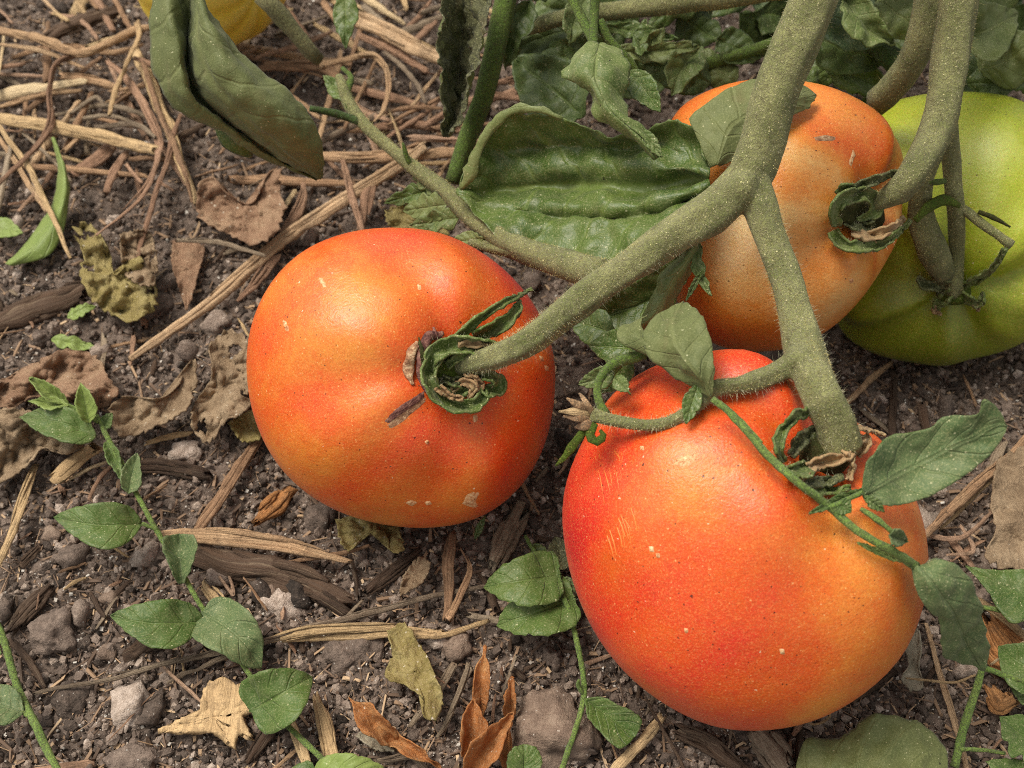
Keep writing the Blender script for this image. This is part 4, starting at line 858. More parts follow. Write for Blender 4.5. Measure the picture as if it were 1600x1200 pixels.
gstem(B1, [(246, 828, .011, 7), (220, 818, .012, 7)], M_WEED_STEM)
lfp(B1, (284, 912, .010), (280, 834, .014), 54, M_WEED_GREY, prof=[(0, .05), (.2, .25), (.5, .42), (.8, .52), (.95, .45), (1, 0)], cup=.9)
lfp(B1, (318, 970, .009), (172, 962, .013), 78, M_WEED, prof=OVATE, cup=.3, droop=.004, bend=-.06)
lfp(B1, (322, 962, .009), (408, 1046, .005), 92, M_WEED_GREY, prof=ARROW, cup=.3, droop=.005, bend=-.1)
lfp(B1, (398, 1108, .009), (488, 1058, .010), 104, M_WEED, prof=ARROW, cup=.35, droop=.005)
lfp(B1, (490, 1206, .011), (600, 1200, .011), 54, M_WEED_BRIGHT, prof=OVATE, cup=.3, droop=.004)
lfp(B1, (490, 1210, .011), (420, 1250, .010), 54, M_WEED, prof=ARROW)

B2 = thing('bindweed', G(40, 1110, 0), 'bindweed stem crossing the bottom left corner', 'weed')
gstem(B2, [(-30, 920, .010, 12), (0, 985, .010, 13), (28, 1070, .011, 12), (58, 1138, .012, 14), (96, 1215, .012, 12), (120, 1260, .01, 12)], M_WEED_STEM, 60, 2)
gstem(B2, [(58, 1138, .012, 10), (45, 1120, .012, 9), (22, 1106, .013, 8)], M_WEED_STEM)
lfp(B2, (36, 1112, .013), (-50, 1085, .016), 66, M_WEED_GREY, prof=OVATE)
lfp(B2, (2, 1022, .011), (-30, 1010, .012), 18, M_WEED)

B3 = thing('bindweed', G(890, 950, 0), 'bindweed stem in the gap left of the big front tomato', 'weed')
gstem(B3, [(822, 838, .006, 7), (846, 880, .008, 8), (872, 918, .013, 10), (892, 962, .013, 10), (905, 1020, .011, 10), (910, 1085, .010, 10), (900, 1135, .010, 10), (876, 1210, .011, 10)], M_WEED_STEM, 100, 3)
lfp(B3, (866, 900, .014), (756, 918, .012), 88, M_WEED, prof=ARROW, cup=.3, droop=.004, jag=.0009)
lfp(B3, (888, 938, .012), (776, 978, .009), 92, M_WEED, prof=ARROW, cup=.25, droop=.004, jag=.0009)
lfp(B3, (870, 905, .013), (896, 936, .010), 36, M_WEED_GREY)
lfp(B3, (834, 850, .006), (862, 896, .008), 26, M_LEAF)
lfp(B3, (880, 890, .006), (868, 838, .008), 46, M_LEAF_DEAD)
lfp(B3, (914, 1092, .010), (992, 1152, .008), 60, M_WEED, prof=[(0, .05), (.25, .35), (.5, .42), (.8, .5), (.95, .4), (1, 0)], cup=.6)
gstem(B3, [(910, 1085, .010, 8), (902, 1070, .012, 8), (903, 1062, .014, 4)], M_WEED_STEM)
lfp(B3, (820, 1215, .011), (818, 1163, .013), 54, M_WEED, prof=[(0, .3), (.3, .5), (.6, .5), (.9, .35), (1, 0)])
lfp(B3, (742, 842, .004), (758, 806, .008), 12, M_LEAF, prof=LANCE)

B4 = thing('bindweed', TR.at(1230, 740, .004), 'bindweed tendril lying across the big front tomato with arrow shaped leaves', 'weed')
def tstem(pts, mat, seed=1, name='stem', hair=0):
    P0 = [TR.at(x, y, h) for x, y, h, w in pts]; mb = MB()
    P, R, F = tube(mb, P0, [w*.43*pxs(depth(p)) for p, (x, y, h, w) in zip(P0, pts)], n=10, bump=.3, seed=seed, wob=.0005)
    o = part(name, mb, mat, B4)
    if hair:
        h = MB(); hairs(h, P, R, F, hair, .0003, .0008, seed=seed, rad=1.6e-5); part('stem_hairs', h, M_HAIR, o, kind='stuff', smooth=False)
tstem([(1112, 622, .012, 12), (1140, 646, .009, 14), (1172, 680, .007, 14), (1205, 715, .007, 15), (1250, 758, .008, 15), (1295, 792, .008, 15), (1340, 828, .007, 15), (1385, 856, .007, 16), (1430, 884, .008, 18)], M_WEED_STEM, 1, hair=120)
tstem([(1126, 630, .010, 8), (1158, 655, .008, 8), (1190, 690, .007, 8)], M_WEED_STEM, 2)
tstem([(1296, 794, .008, 12), (1322, 782, .009, 10), (1352, 768, .011, 9)], M_WEED_STEM, 3)
tstem([(1346, 796, .007, 8), (1366, 808, .008, 12), (1390, 826, .009, 10), (1402, 838, .009, 10)], M_WEED_STEM, 4)
def tl(base, tip, w, mat, **k): return lfp(B4, (base[0], base[1], depth(TR.at(base[0], base[1], base[2]))), (tip[0], tip[1], depth(TR.at(tip[0], tip[1], tip[2]))), w, mat, to=D, **k)
dB = depth(TR.at(1350, 770, .012))
lf(B4, [[(1348, 772, dB), (1350, 740, dB), (1366, 704, dB), (1392, 682, dB+.002), (1425, 676, dB+.003), (1455, 668, dB+.003), (1478, 652, dB+.002), (1510, 648, dB), (1530, 646, dB-.001), (1538, 624, dB-.003), (1562, 642, dB-.002), (1572, 664, dB)],
        [(1348, 774, dB), (1372, 758, dB+.002), (1396, 744, dB+.004), (1424, 730, dB+.005), (1450, 718, dB+.005), (1478, 702, dB+.004), (1505, 688, dB+.003), (1530, 678, dB+.002), (1545, 670, dB), (1555, 664, dB), (1564, 662, dB), (1572, 666, dB)],
        [(1346, 778, dB+.002), (1362, 792, dB), (1384, 790, dB), (1410, 787, dB+.001), (1440, 780, dB+.002), (1470, 766, dB+.002), (1500, 748, dB+.002), (1525, 730, dB+.002), (1545, 712, dB+.001), (1560, 695, dB), (1568, 680, dB), (1572, 668, dB)]],
   M_WEED, 'broad green leaf reaching past the front tomato', nT=44, nU=26, quilt=.0005, nv=6, crink=.0009, jag=.0003, seed=23, under=M_WEED_GREY)
tl((1350, 774, .011), (1382, 800, .009), 22, M_WEED, prof=LANCE); tl((1350, 764, .010), (1264, 803, .006), 16, M_WEED, prof=LANCE)
tl((1310, 786, .009), (1330, 800, .008), 30, M_WEED, prof=OVATE)
tl((1388, 836, .010), (1418, 846, .010), 32, M_WEED_GREY, prof=OVATE, cup=.8); tl((1340, 848, .004), (1420, 882, .006), 12, M_WEED_BRIGHT, prof=LANCE)
lf(B4, [[(1424, 880, .232), (1428, 912, .231), (1444, 944, .233), (1466, 968, .237), (1470, 1000, .243), (1474, 1026, .248), (1500, 1034, .253), (1530, 1046, .257)],
        [(1436, 884, .231), (1456, 908, .229), (1474, 934, .231), (1492, 960, .235), (1502, 986, .242), (1512, 1010, .248), (1524, 1030, .253), (1534, 1046, .257)],
        [(1452, 880, .233), (1482, 876, .231), (1508, 896, .233), (1526, 930, .237), (1534, 960, .242), (1540, 990, .248), (1546, 1020, .254), (1538, 1046, .257)]], M_WEED_GREY, 'dusty grey green leaf hanging off the right side of the tomato', nT=36, nU=22, quilt=.0005, crink=.001, jag=.0004, seed=27)

B5 = thing('bindweed', G(1510, 1120, 0), 'weed in the bottom right corner with a broad rounded leaf', 'weed')
gstem(B5, [(1534, 1044, .022, 12), (1520, 1090, .018, 14), (1505, 1140, .014, 15), (1492, 1200, .010, 15)], M_WEED_STEM, 60, 5)
gstem(B5, [(1534, 1042, .022, 10), (1565, 1054, .022, 10), (1615, 1068, .022, 10)], M_WEED_STEM)
gstem(B5, [(1530, 948, .020, 8), (1570, 954, .020, 9), (1620, 954, .020, 9)], M_WEED_STEM)
lf(B5, [[(1240, 1230, .012), (1246, 1180, .013), (1262, 1155, .014), (1300, 1150, .014), (1318, 1150, .014), (1345, 1122, .016), (1380, 1116, .017), (1410, 1118, .017), (1440, 1130, .017), (1470, 1156, .016), (1482, 1190, .015), (1484, 1230, .013)],
        [(1260, 1260, .013), (1290, 1240, .015), (1320, 1225, .017), (1350, 1215, .018), (1370, 1210, .018), (1390, 1208, .019), (1405, 1208, .019), (1420, 1210, .019), (1436, 1215, .018), (1450, 1222, .017), (1462, 1232, .016), (1478, 1246, .014)],
        [(1280, 1290, .012), (1310, 1300, .013), (1340, 1300, .014), (1360, 1300, .014), (1380, 1300, .014), (1400, 1300, .015), (1410, 1296, .015), (1425, 1290, .015), (1440, 1284, .015), (1455, 1276, .014), (1466, 1264, .014), (1480, 1250, .013)]],
   M_WEED, 'broad rounded leaf with a notch at the bottom edge', to=G, nT=40, nU=26, quilt=.0012, crink=.0012, cf=240, seed=29)
lfp(B5, (1630, 950, .020), (1508, 884, .020), 76, M_WEED, prof=[(0, .1), (.2, .55), (.4, .5), (.7, .2), (1, 0)])
lfp(B5, (1640, 1070, .020), (1560, 1010, .022), 80, M_WEED, prof=OVATE)
lfp(B5, (1640, 1100, .016), (1572, 1064, .018), 40, M_WEED, prof=LANCE)
lfp(B5, (1640, 1180, .014), (1562, 1120, .018), 90, M_WEED, prof=LOBED); lfp(B5, (1640, 1230, .012), (1540, 1190, .014), 50, M_WEED, prof=OVATE)
gstem(B5, [(1498, 1170, .013, 8), (1535, 1172, .013, 7), (1570, 1176, .013, 6)], M_WEED_STEM)

GB = MB(); loft(GB, [[G(*p) for p in r] for r in ([(80, 215, .020), (90, 262, .014), (84, 310, .008), (50, 368, .006), (8, 412, .005)], [(84, 214, .020), (100, 268, .017), (96, 318, .012), (62, 378, .009), (14, 414, .006)], [(86, 216, .020), (106, 280, .014), (106, 330, .009), (80, 396, .006), (20, 416, .005)])], nT=30, nU=12, crink=.0006)
single('grass_blade', GB, [M_WEED_BRIGHT, M_WEED_BRIGHT], 'bent pale green grass blade at the left edge', 'grass blade', solid=.0003)
GB = MB(); leaf_px(GB, (-20, 350, .006), (36, 364, .008), 34, prof=LANCE); single('leaf_tip', GB, [M_WEED_BRIGHT, M_WEED_BRIGHT], 'small green and brown leaf tip at the left edge', 'leaf', solid=.0003)
for i, (a, b, w, t) in enumerate((((80, 530, .003), (155, 545, .003), 26, 'small green leaf scrap half under a dry leaf'), ((105, 495, .003), (150, 478, .004), 24, 'tiny torn green leaf scrap beside the bark piece'), ((160, 655, .004), (182, 664, .004), 30, None))):
    if t:
        GB = MB(); leaf_px(GB, a, b, w, prof=LOBED, crink=.002); single('leaf_scrap', GB, [M_WEED_BRIGHT, M_WEED_BRIGHT], t, 'leaf', solid=.0003)

# ------------------------------------------------------------------ straw
def straw(pts, w, mat, label, group=None, off=.003, seed=1, flat=.5, name='straw', n=12, lift=None, jag=1.4, bump=.4, wob=.0009):
    """pts: photo px along the stalk, w: width px (one or per point)"""
    ws = [w]*len(pts) if np.isscalar(w) else w
    P = []
    for k, p in enumerate(pts):
        h = off if len(p) < 3 else p[2]
        q = G(p[0], p[1], 0); P.append(G(p[0], p[1], h+.3*ws[k]*pxs(depth(q))))
    R = [a*.5*pxs(depth(q)) for a, q in zip(ws, P)]
    mb = MB(); tube(mb, P, R, n=n, flat=flat, bump=bump, seed=seed, wob=wob, jag=jag, seg=max(8, len(pts)*9))
    rs_ = random.Random(seed); T_, F_ = frames(np.array([tuple(p) for p in P]))
    for j in range(3 if max(ws) >= 12 else 1 if max(ws) > 8 else 0):          # fibres split off the stalk
        sh = rs_.uniform(-.85, .85); Q = [p+Vector(f[1]*(r*sh*(1+.5*rs_.random())))+Vector(f[0]*(r*flat*.7)) for p, r, f in zip(P, R, F_)]
        a0 = rs_.uniform(0, .35); a1 = rs_.uniform(.65, 1.04); Q = [Vector(v) for v in cr(Q, 9)]; k0, k1 = int(a0*8), max(int(a0*8)+3, int(min(1, a1)*8)+1)
        Q = Q[k0:k1]; rr = max(R)*rs_.uniform(.18, .4)
        if len(Q) > 2: tube(mb, Q, [rr*.4]+[rr]*(len(Q)-2)+[rr*.3], n=6, flat=.7, bump=.4, seed=seed+j, wob=wob, jag=1.5, seg=18)
    return single(name, mb, mat, label, 'straw', group)
TANG = 'dry stalks tangled at the upper left'
straw([(-20, 180), (80, 196), (160, 212), (246, 234)], [17, 18, 18, 17], M_STRAW_PALE, 'longest pale straw at the upper left, lying level from the left edge', off=.010, seed=2)
straw([(214, 84), (250, 168), (278, 240), (306, 318)], [17, 18, 16, 9], M_STRAW_PALE, 'pale straw with a split end pointing down beside the rolled leaf', off=.009, seed=3)
straw([(226, 100), (255, 185), (285, 260), (300, 316)], [8, 9, 9, 4], M_STRAW, 'thinner brown straw lying along the split pale straw', off=.012, seed=4)
straw([(668, 226, .012), (610, 268, .010), (540, 312, .008), (440, 378, .006), (330, 472, .005), (206, 558, .004)], [16, 18, 20, 20, 18, 10], M_STRAW, 'long straight tan straw pointing at the left tomato from above', off=.006, seed=5, wob=.0003)
straw([(430, 400), (395, 445), (372, 470)], [14, 12, 5], M_STRAW_PINK, 'short splinter of straw at the middle of the long tan straw', off=.004, seed=6)
straw([(500, 246), (600, 244), (690, 240), (750, 236)], [14, 18, 17, 12], M_STRAW, 'pinkish straw running level under the thin tomato shoot', off=.008, seed=7)
straw([(556, 30), (610, 55), (650, 78), (694, 96)], [22, 24, 22, 18], M_STRAW, 'thick split straw at the top beside the withered leaf', off=.012, seed=8)
straw([(566, 56), (620, 82), (670, 112)], [12, 13, 9], M_STRAW_PINK, 'thin straw just under the thick split straw at the top', off=.009, seed=9)
straw([(410, 104), (460, 102), (505, 104), (524, 122), (545, 160)], [12, 16, 20, 15, 11], M_STRAW, 'forked dry tendril below the yellow squash', off=.010, seed=10)
straw([(500, 102), (540, 94), (580, 86), (600, 102), (606, 140), (596, 176), (582, 190)], [14, 9, 9, 9, 9, 8, 5], M_STRAW, 'dry curl bending round in a hook below the squash stalk', off=.012, seed=11)
straw([(-20, 42), (30, 52), (70, 62), (122, 82), (165, 70), (210, 48), (236, 42)], [12, 14, 13, 15, 12, 13, 8], M_STRAW, 'knotted dry vine crossing the upper left corner', off=.014, seed=12)
straw([(118, 84), (88, 98), (78, 140), (78, 200), (40, 246), (-10, 292)], [12, 8, 8, 9, 8, 7], M_STRAW_PINK, 'dry vine bending down from the knot to the left edge', off=.013, seed=13)
straw([(214, 36), (216, 62), (196, 100), (180, 140), (172, 178)], [10, 9, 8, 10, 8], M_STRAW_PALE, 'thin pale stalk hanging through the straw tangle', off=.015, seed=14)
straw([(168, 96), (196, 120), (230, 170), (250, 228), (226, 300), (152, 364)], [8, 9, 12, 10, 9, 6], M_STRAW_PINK, 'bowed dry vine curving left at its lower end', off=.011, seed=15)
straw([(280, 176), (262, 250), (236, 320), (214, 404)], [7, 9, 9, 7], M_STRAW_PINK, 'thin brown stalk hanging past the split pale straw', off=.011, seed=16)
TANGLE = ['dry stalk at the left edge above the longest pale straw',
  'short tan stalk right of the dry vine bending to the left edge', "dry stalk at the left edge just above the longest pale straw's end",
  'pale stalk slanting down to the right below the longest pale straw',
  'brown stalk running close beside the slanting pale stalk',
  'grey stalk crossing above the grass blade tip',
  'short stalk stub touching the lower side of the longest pale straw',
  'short pale stub beside the dark stick in the corner',
  'thin stalk crossing the dark stick in the corner',
  'short pale stub at the top edge right of the dark stick',
  'brown stalk at the top edge left of the rolled leaf',
  'tiny stalk stub at the very top right of the dark stick',
  'upper grey fibre of the curled tuft above the longest pale straw',
  'middle grey fibre of the curled tuft above the longest pale straw',
  'small hooked grey fibre on top of the curled tuft',
  'lowest grey fibre of the curled tuft on the longest pale straw',
  'flat pinkish husk below the middle of the longest pale straw',
  'narrow pinkish husk hanging below the longest pale straw',
  'short stalk right of the two pinkish husks',
  'grey stalk running under the curled brown leaf',
  'pinkish stalk standing right of the curled brown leaf',
  'pale splinter beside the right edge of the curled brown leaf',
  'upright pinkish strip over the upper end of the long tan straw',
  'upright thin strip crossing the pinkish level straw',
  'pinkish stalk running level above the thin tomato shoot',
  'thin stalk crossing the tomato shoot toward the withered leaf', "thin level stalk left of the withered leaf's tip",
  'thin stalk between the squash stalk and the rolled leaf',
  'thin stalk at the top edge left of the withered leaf',
  'grey stalk at the top edge right of the squash stalk',
  'thin grey stalk below the thick split straw',
  'brown bent stalk between the dark green stem and the leaves',
  'lower brown bent stalk between the dark green stem and the leaves',
  'brown stalk behind the dark green stem',
  'flat stalk running level behind the dark green stem',
  'tan stalk passing under the end of the rolled leaf toward the shoot',
  'stalk hidden partly under the middle of the rolled leaf',
  'pinkish stalk under the dry hook below the squash',
  'thin dry stalk in the upper left corner',
  'thin dry stalk left of the knotted vine',
  'dry stalk along the upper side of the knotted vine']
for k, (p, w, mt) in enumerate([([(0, 116), (80, 119)], 9, M_STRAW_PINK), ([(98, 120), (150, 128), (192, 140)], 14, M_STRAW), ([(0, 168), (60, 150), (124, 140)], 9, M_STRAW), ([(0, 196), (60, 290), (112, 402)], 10, M_STRAW_PALE), ([(-6, 206), (52, 296), (72, 330)], 9, M_STRAW),
      ([(36, 205), (110, 285)], 8, M_STRAW_GREY), ([(100, 238), (132, 210)], 10, M_STRAW), ([(85, 20), (108, 34)], 10, M_STRAW_PALE), ([(70, 0), (100, 30)], 8, M_STRAW), ([(120, 0), (132, 24)], 10, M_STRAW_PALE), ([(180, 0), (205, 44)], 13, M_STRAW), ([(140, 0), (150, 14)], 9, M_STRAW),
      ([(85, 180), (150, 165), (200, 172), (240, 190)], 8, M_STRAW_GREY), ([(90, 190), (170, 180), (235, 205)], 7, M_STRAW_GREY), ([(110, 175), (150, 152), (165, 165)], 7, M_STRAW_GREY), ([(150, 200), (210, 195), (245, 215)], 9, M_STRAW_GREY), ([(120, 270), (160, 240), (180, 220)], 22, M_STRAW_PINK), ([(165, 300), (180, 265), (195, 235)], 16, M_STRAW_PINK),
      ([(195, 255), (222, 285)], 9, M_STRAW_PINK), ([(280, 375), (340, 380), (415, 398)], 9, M_STRAW_GREY), ([(430, 380), (470, 320), (476, 285)], 12, M_STRAW_PINK), ([(425, 350), (460, 300)], 12, M_STRAW_PALE),
      ([(565, 360), (574, 310), (590, 270)], 18, M_STRAW_PINK), ([(535, 250), (552, 310), (566, 360)], 12, M_STRAW_PINK), ([(560, 205), (640, 195), (740, 208)], 14, M_STRAW_PINK), ([(590, 225), (660, 180), (690, 150)], 8, M_STRAW_PINK), ([(600, 175), (640, 165), (690, 170)], 8, M_STRAW),
      ([(400, 90), (470, 72), (520, 48)], 9, M_STRAW_PINK), ([(620, 60), (660, 20), (672, 0)], 9, M_STRAW_PINK), ([(540, 0), (560, 40)], 12, M_STRAW_GREY), ([(600, 80), (650, 130), (665, 160)], 8, M_STRAW_GREY), ([(770, 130), (830, 120), (860, 150), (845, 170)], 12, M_STRAW_PINK), ([(760, 160), (820, 140), (850, 160)], 10, M_STRAW_PINK),
      ([(660, 200), (760, 150), (840, 160)], 12, M_STRAW_PINK), ([(640, 215), (760, 222)], 16, M_STRAW_PINK), ([(400, 130), (455, 150), (500, 185)], 10, M_STRAW), ([(420, 150), (500, 230)], 10, M_STRAW_PINK), ([(520, 130), (560, 170), (620, 190)], 10, M_STRAW_PINK), ([(150, 60), (120, 30), (80, 20)], 8, M_STRAW_PINK), ([(0, 70), (60, 78), (130, 105)], 8, M_STRAW), ([(20, 90), (100, 70), (180, 82), (225, 70)], 9, M_STRAW)]):
    straw(p, [w*.7]+[w]*(len(p)-2)+[w*.6], mt, TANGLE[k], TANG, off=.004+.0025*(k % 4), seed=30+k)
straw([(408, 682), (380, 722), (345, 778), (308, 826)], [12, 18, 18, 14], M_STRAW, 'flat brown straw slanting down from the left tomato', off=.004, seed=80, flat=.35)
straw([(56, 726), (30, 790), (14, 840), (-6, 890)], [9, 13, 13, 11], M_STRAW_PALE, 'pale straw slanting along the left edge below the dry leaves', off=.005, seed=81)
straw([(228, 694), (262, 685), (300, 676)], [7, 9, 7], M_STRAW_PALE, 'short pale straw beneath the crumpled grey brown leaves', off=.004, seed=82)
straw([(92, 746), (120, 722), (150, 698)], [20, 24, 20], M_STRAW_PALE, 'broad short yellow straw chip by the bindweed shoot', off=.005, seed=83, flat=.35)
straw([(110, 748), (140, 730), (170, 718)], [4, 6, 3], M_STRAW_PALE, 'thin splinter beside the broad yellow straw chip', off=.004, seed=84)
straw([(180, 722), (160, 744), (142, 780)], [5, 7, 5], M_STRAW_PINK, 'thin brown splinter above the upper big bindweed leaf', off=.004, seed=184)
straw([(55, 1086), (200, 1052), (330, 1021), (420, 1000), (560, 962), (660, 936), (758, 918)], [6, 8, 9, 10, 10, 9, 7], M_STRAW_GREY, 'longest thin grey stalk crossing the lower left soil', off=.005, seed=85, wob=.0008)
straw([(408, 1006), (470, 990), (560, 982), (640, 980), (690, 985)], [8, 12, 10, 10, 7], M_STRAW_PALE, 'upper of the two pale straws beside the lower bindweed leaves', off=.005, seed=86)
straw([(440, 1000), (540, 995), (620, 990), (690, 992), (760, 970)], [5, 10, 11, 10, 7], M_STRAW_PALE, 'lower of the two pale straws beside the lower bindweed leaves', off=.004, seed=87)
straw([(256, 1070), (282, 1056), (310, 1050), (340, 1036), (384, 1018)], [3, 8, 5, 9, 8], M_STRAW_GREY, 'twisted pale grey fibre under the long grey stalk', off=.003, seed=88, flat=.35)
straw([(704, 834), (698, 880), (700, 930), (694, 968)], [9, 14, 13, 8], M_STRAW, 'upright tan straw below the left tomato', off=.005, seed=89)
straw([(700, 966), (722, 925), (736, 890), (724, 856)], [12, 9, 4, 3], M_STRAW, 'thin forked straw fibre beside the upright tan straw', off=.006, seed=90)
straw([(245, 832), (330, 836), (420, 846), (480, 858), (546, 876)], [8, 24, 22, 14, 7], M_STRAW, 'broad striped split straw behind the bindweed shoot', off=.007, seed=91, flat=.3)
straw([(735, 1036), (716, 1090), (700, 1130), (686, 1150)], [14, 9, 8, 5], M_STRAW_GREY, 'grey straw standing by the yellowish withered leaf', off=.004, seed=92)
straw([(706, 1040), (680, 1085), (640, 1140)], [13, 12, 8], M_STRAW_GREY, 'grey straw passing behind the yellowish withered leaf', off=.003, seed=93)
straw([(1032, 1122), (1000, 1160), (960, 1210)], [15, 17, 17], M_STRAW_PALE, 'pale straw at the bottom edge below the big front tomato', off=.004, seed=94)
straw([(1008, 1086), (1032, 1132), (1072, 1210)], [4, 5, 5], M_BARK, 'thin dark twig at the bottom edge below the big front tomato', off=.006, seed=95)
straw([(1620, 668), (1560, 730), (1500, 785), (1438, 846)], [9, 14, 16, 10], M_STRAW, 'split tan straw at the right edge below the broad leaf', off=.008, seed=96)
straw([(1620, 690), (1540, 760), (1470, 826)], [5, 8, 5], M_STRAW_PALE, 'thin pale straw just under the split tan straw at the right', off=.006, seed=97)
straw([(1392, 566), (1350, 606), (1310, 640)], [8, 11, 9], M_STRAW, 'straw in the shade under the green tomato', off=.004, seed=98)
straw([(1398, 580), (1394, 680)], [12, 14], M_BARK, 'dark twig in the shade under the green tomato', off=.002, seed=99)
straw([(1448, 976), (1466, 1050), (1490, 1120), (1512, 1210)], [6, 8, 9, 9], M_STRAW, 'long thin straw at the right of the big front tomato', off=.004, seed=100)
straw([(1416, 1060), (1450, 1066), (1490, 1070), (1524, 1056)], [3, 4, 4, 4], M_STRAW_PALE, 'fine pale fibre under the dusty hanging leaf', off=.008, seed=101)
straw([(1290, 1100), (1300, 1120), (1275, 1132), (1252, 1118)], [4, 4, 4, 3], M_STRAW_PALE, 'fine curled fibre below the big front tomato', off=.004, seed=102)
straw([(1545, 1038), (1580, 1014), (1610, 996)], [4, 5, 4], M_STRAW_PALE, 'fine pale fibre against the orange bark at the right', off=.012, seed=103)
straw([(322, 914), (340, 935), (362, 962)], [10, 14, 10], M_STRAW_PALE, 'short pale splinter between two bindweed leaves', off=.003, seed=104)
straw([(492, 1086), (506, 1130), (520, 1190)], [10, 22, 24], M_STRAW_PALE, 'broad pale straw chip right of the bindweed at the bottom', off=.004, seed=105, flat=.3)
straw([(450, 1120), (468, 1160), (480, 1200)], [10, 18, 14], M_STRAW_PALE, 'broad pale straw chip left of the bindweed at the bottom', off=.004, seed=106, flat=.3)
straw([(575, 850), (520, 868), (440, 880)], [5, 8, 5], M_STRAW, 'thin straw on the dark bark below the left tomato', off=.006, seed=107)
straw([(1550, 800), (1500, 840), (1450, 832), (1490, 800)], [6, 8, 8, 5], M_STRAW_PINK, 'bent dry root at the right of the big front tomato', off=.006, seed=108)
straw([(1500, 820), (1520, 860), (1480, 866)], [5, 7, 4], M_STRAW_PINK, 'small hooked dry root at the right of the big front tomato', off=.005, seed=109)
straw([(1510, 930), (1560, 960), (1620, 1010)], [10, 12, 12], M_STRAW_PALE, 'pale straw behind the dusty hanging leaf', off=.010, seed=110)
straw([(100, 920), (118, 908), (136, 900)], [4, 7, 4], M_STRAW_PALE, 'tiny pale splinter on the soil under the upper bindweed leaf', off=.003, seed=111)
straw([(584, 1190), (640, 1180), (660, 1196)], [8, 14, 10], M_STRAW_GREY, 'grey straw chip at the bottom edge under the orange leaves', off=.004, seed=112)
straw([(18, 1000), (50, 1040), (70, 1075)], [9, 12, 8], M_BARK, 'brown twig under the bindweed at the left edge', off=.003, seed=113)
straw([(340, 900), (360, 930), (352, 890)], [5, 6, 4], M_STRAW_PINK, 'tiny brown splinter by the bindweed stem', off=.003, seed=114)

# ------------------------------------------------------------------ bark and wood
def chip(pts, w, label, mat=None, off=.002, seed=1, flat=.45, cat='bark', name='bark_piece', group=None):
    ws = [w*.75]+[w]*(len(pts)-2)+[w*.7] if np.isscalar(w) else w
    P = [G(p[0], p[1], off+.2*a*pxs(.3)) for p, a in zip(pts, ws)]
    R = [a*.5*pxs(depth(q)) for a, q in zip(ws, P)]; rs_ = random.Random(seed)
    mb = MB(); tube(mb, P, [r*.8 for r in R], n=14, flat=flat, bump=.9, seed=seed, wob=.0016, jag=1.6, seg=30)
    T_, F_ = frames(np.array([tuple(p) for p in P]))
    for j in range(5):                                                          # slivers that make up the piece
        sh = (j-2)/2*.8; Q = [p+Vector(f[1]*(r*sh))+Vector(f[0]*(r*flat*rs_.uniform(.1, .7))) for p, r, f in zip(P, R, F_)]
        Q = [Vector(v) for v in cr(Q, 9)]; k0 = rs_.randrange(0, 3); Q = Q[k0:9-rs_.randrange(0, 3)]; rr = max(R)*rs_.uniform(.16, .34)
        tube(mb, Q, [rr*.5]+[rr]*(len(Q)-2)+[rr*.35], n=7, flat=.6, bump=.7, seed=seed+j, wob=.0008, jag=1.8, seg=20)
    return single(name, mb, mat or M_BARK, label, cat, group)
chip([(-30, 512), (40, 488), (95, 468), (132, 452)], 38, 'dark bark strip at the left edge', seed=201)
chip([(300, 862), (380, 885), (460, 905), (540, 938)], 46, 'largest dark bark strip below the striped split straw', seed=202)
chip([(380, 870), (450, 900), (545, 960)], 26, 'dark bark strip lying along the largest one', seed=203)
chip([(572, 926), (610, 896), (656, 860)], 18, 'narrow bark sliver below the left tomato', seed=204)
chip([(18, 984), (48, 950), (80, 918)], 26, 'brown bark piece near the left edge above the lowest stem', seed=205)
chip([(70, 62), (120, 38), (190, 16)], 22, 'dark stick in the upper left corner', seed=206, off=.008)
chip([(388, 1186), (415, 1145), (446, 1108)], 22, 'brown bark piece under the lowest arrow shaped leaf', seed=207)
chip([(402, 812), (424, 792), (448, 766)], [16, 30, 26], 'orange wood chip left of the bark below the left tomato', M_CHIP, .004, 208, .35, 'wood chip', 'wood_chip')
chip([(205, 1020), (240, 1000), (262, 985)], 26, 'brown bark piece under the middle bindweed leaf', seed=209)
chip([(200, 730), (250, 728), (330, 745)], 26, 'dark bark strip right of the bindweed shoot', seed=210)
chip([(770, 885), (790, 840), (812, 800)], [22, 34, 36], 'grey brown dry stalk between the two ripe front tomatoes', M_STRAW_GREY, .003, 211, .4, 'stalk', 'dry_stalk')
chip([(1545, 970), (1570, 1010), (1620, 1050)], [40, 70, 60], 'large orange bark chip at the right edge', M_CHIP, .004, 212, .35, 'wood chip', 'wood_chip')
chip([(1545, 1080), (1560, 1100), (1580, 1092)], [20, 34, 26], 'small orange bark chip below the large one at the right', M_CHIP, .004, 213, .35, 'wood chip', 'wood_chip')
chip([(1180, 1140), (1200, 1165), (1225, 1205)], [30, 50, 44], 'frayed grey fibre bundle under the big front tomato', M_STRAW_GREY, .003, 214, .4, 'fibre bundle', 'fibre_bundle')
chip([(1060, 1140), (1110, 1160), (1160, 1200)], 30, 'dark bark strip under the big front tomato', seed=215)
chip([(1330, 1090), (1370, 1070), (1400, 1050)], 16, 'bark sliver right of the big front tomato', seed=216)
chip([(30, 880), (60, 850)], 16, 'small bark sliver at the left edge', seed=217)

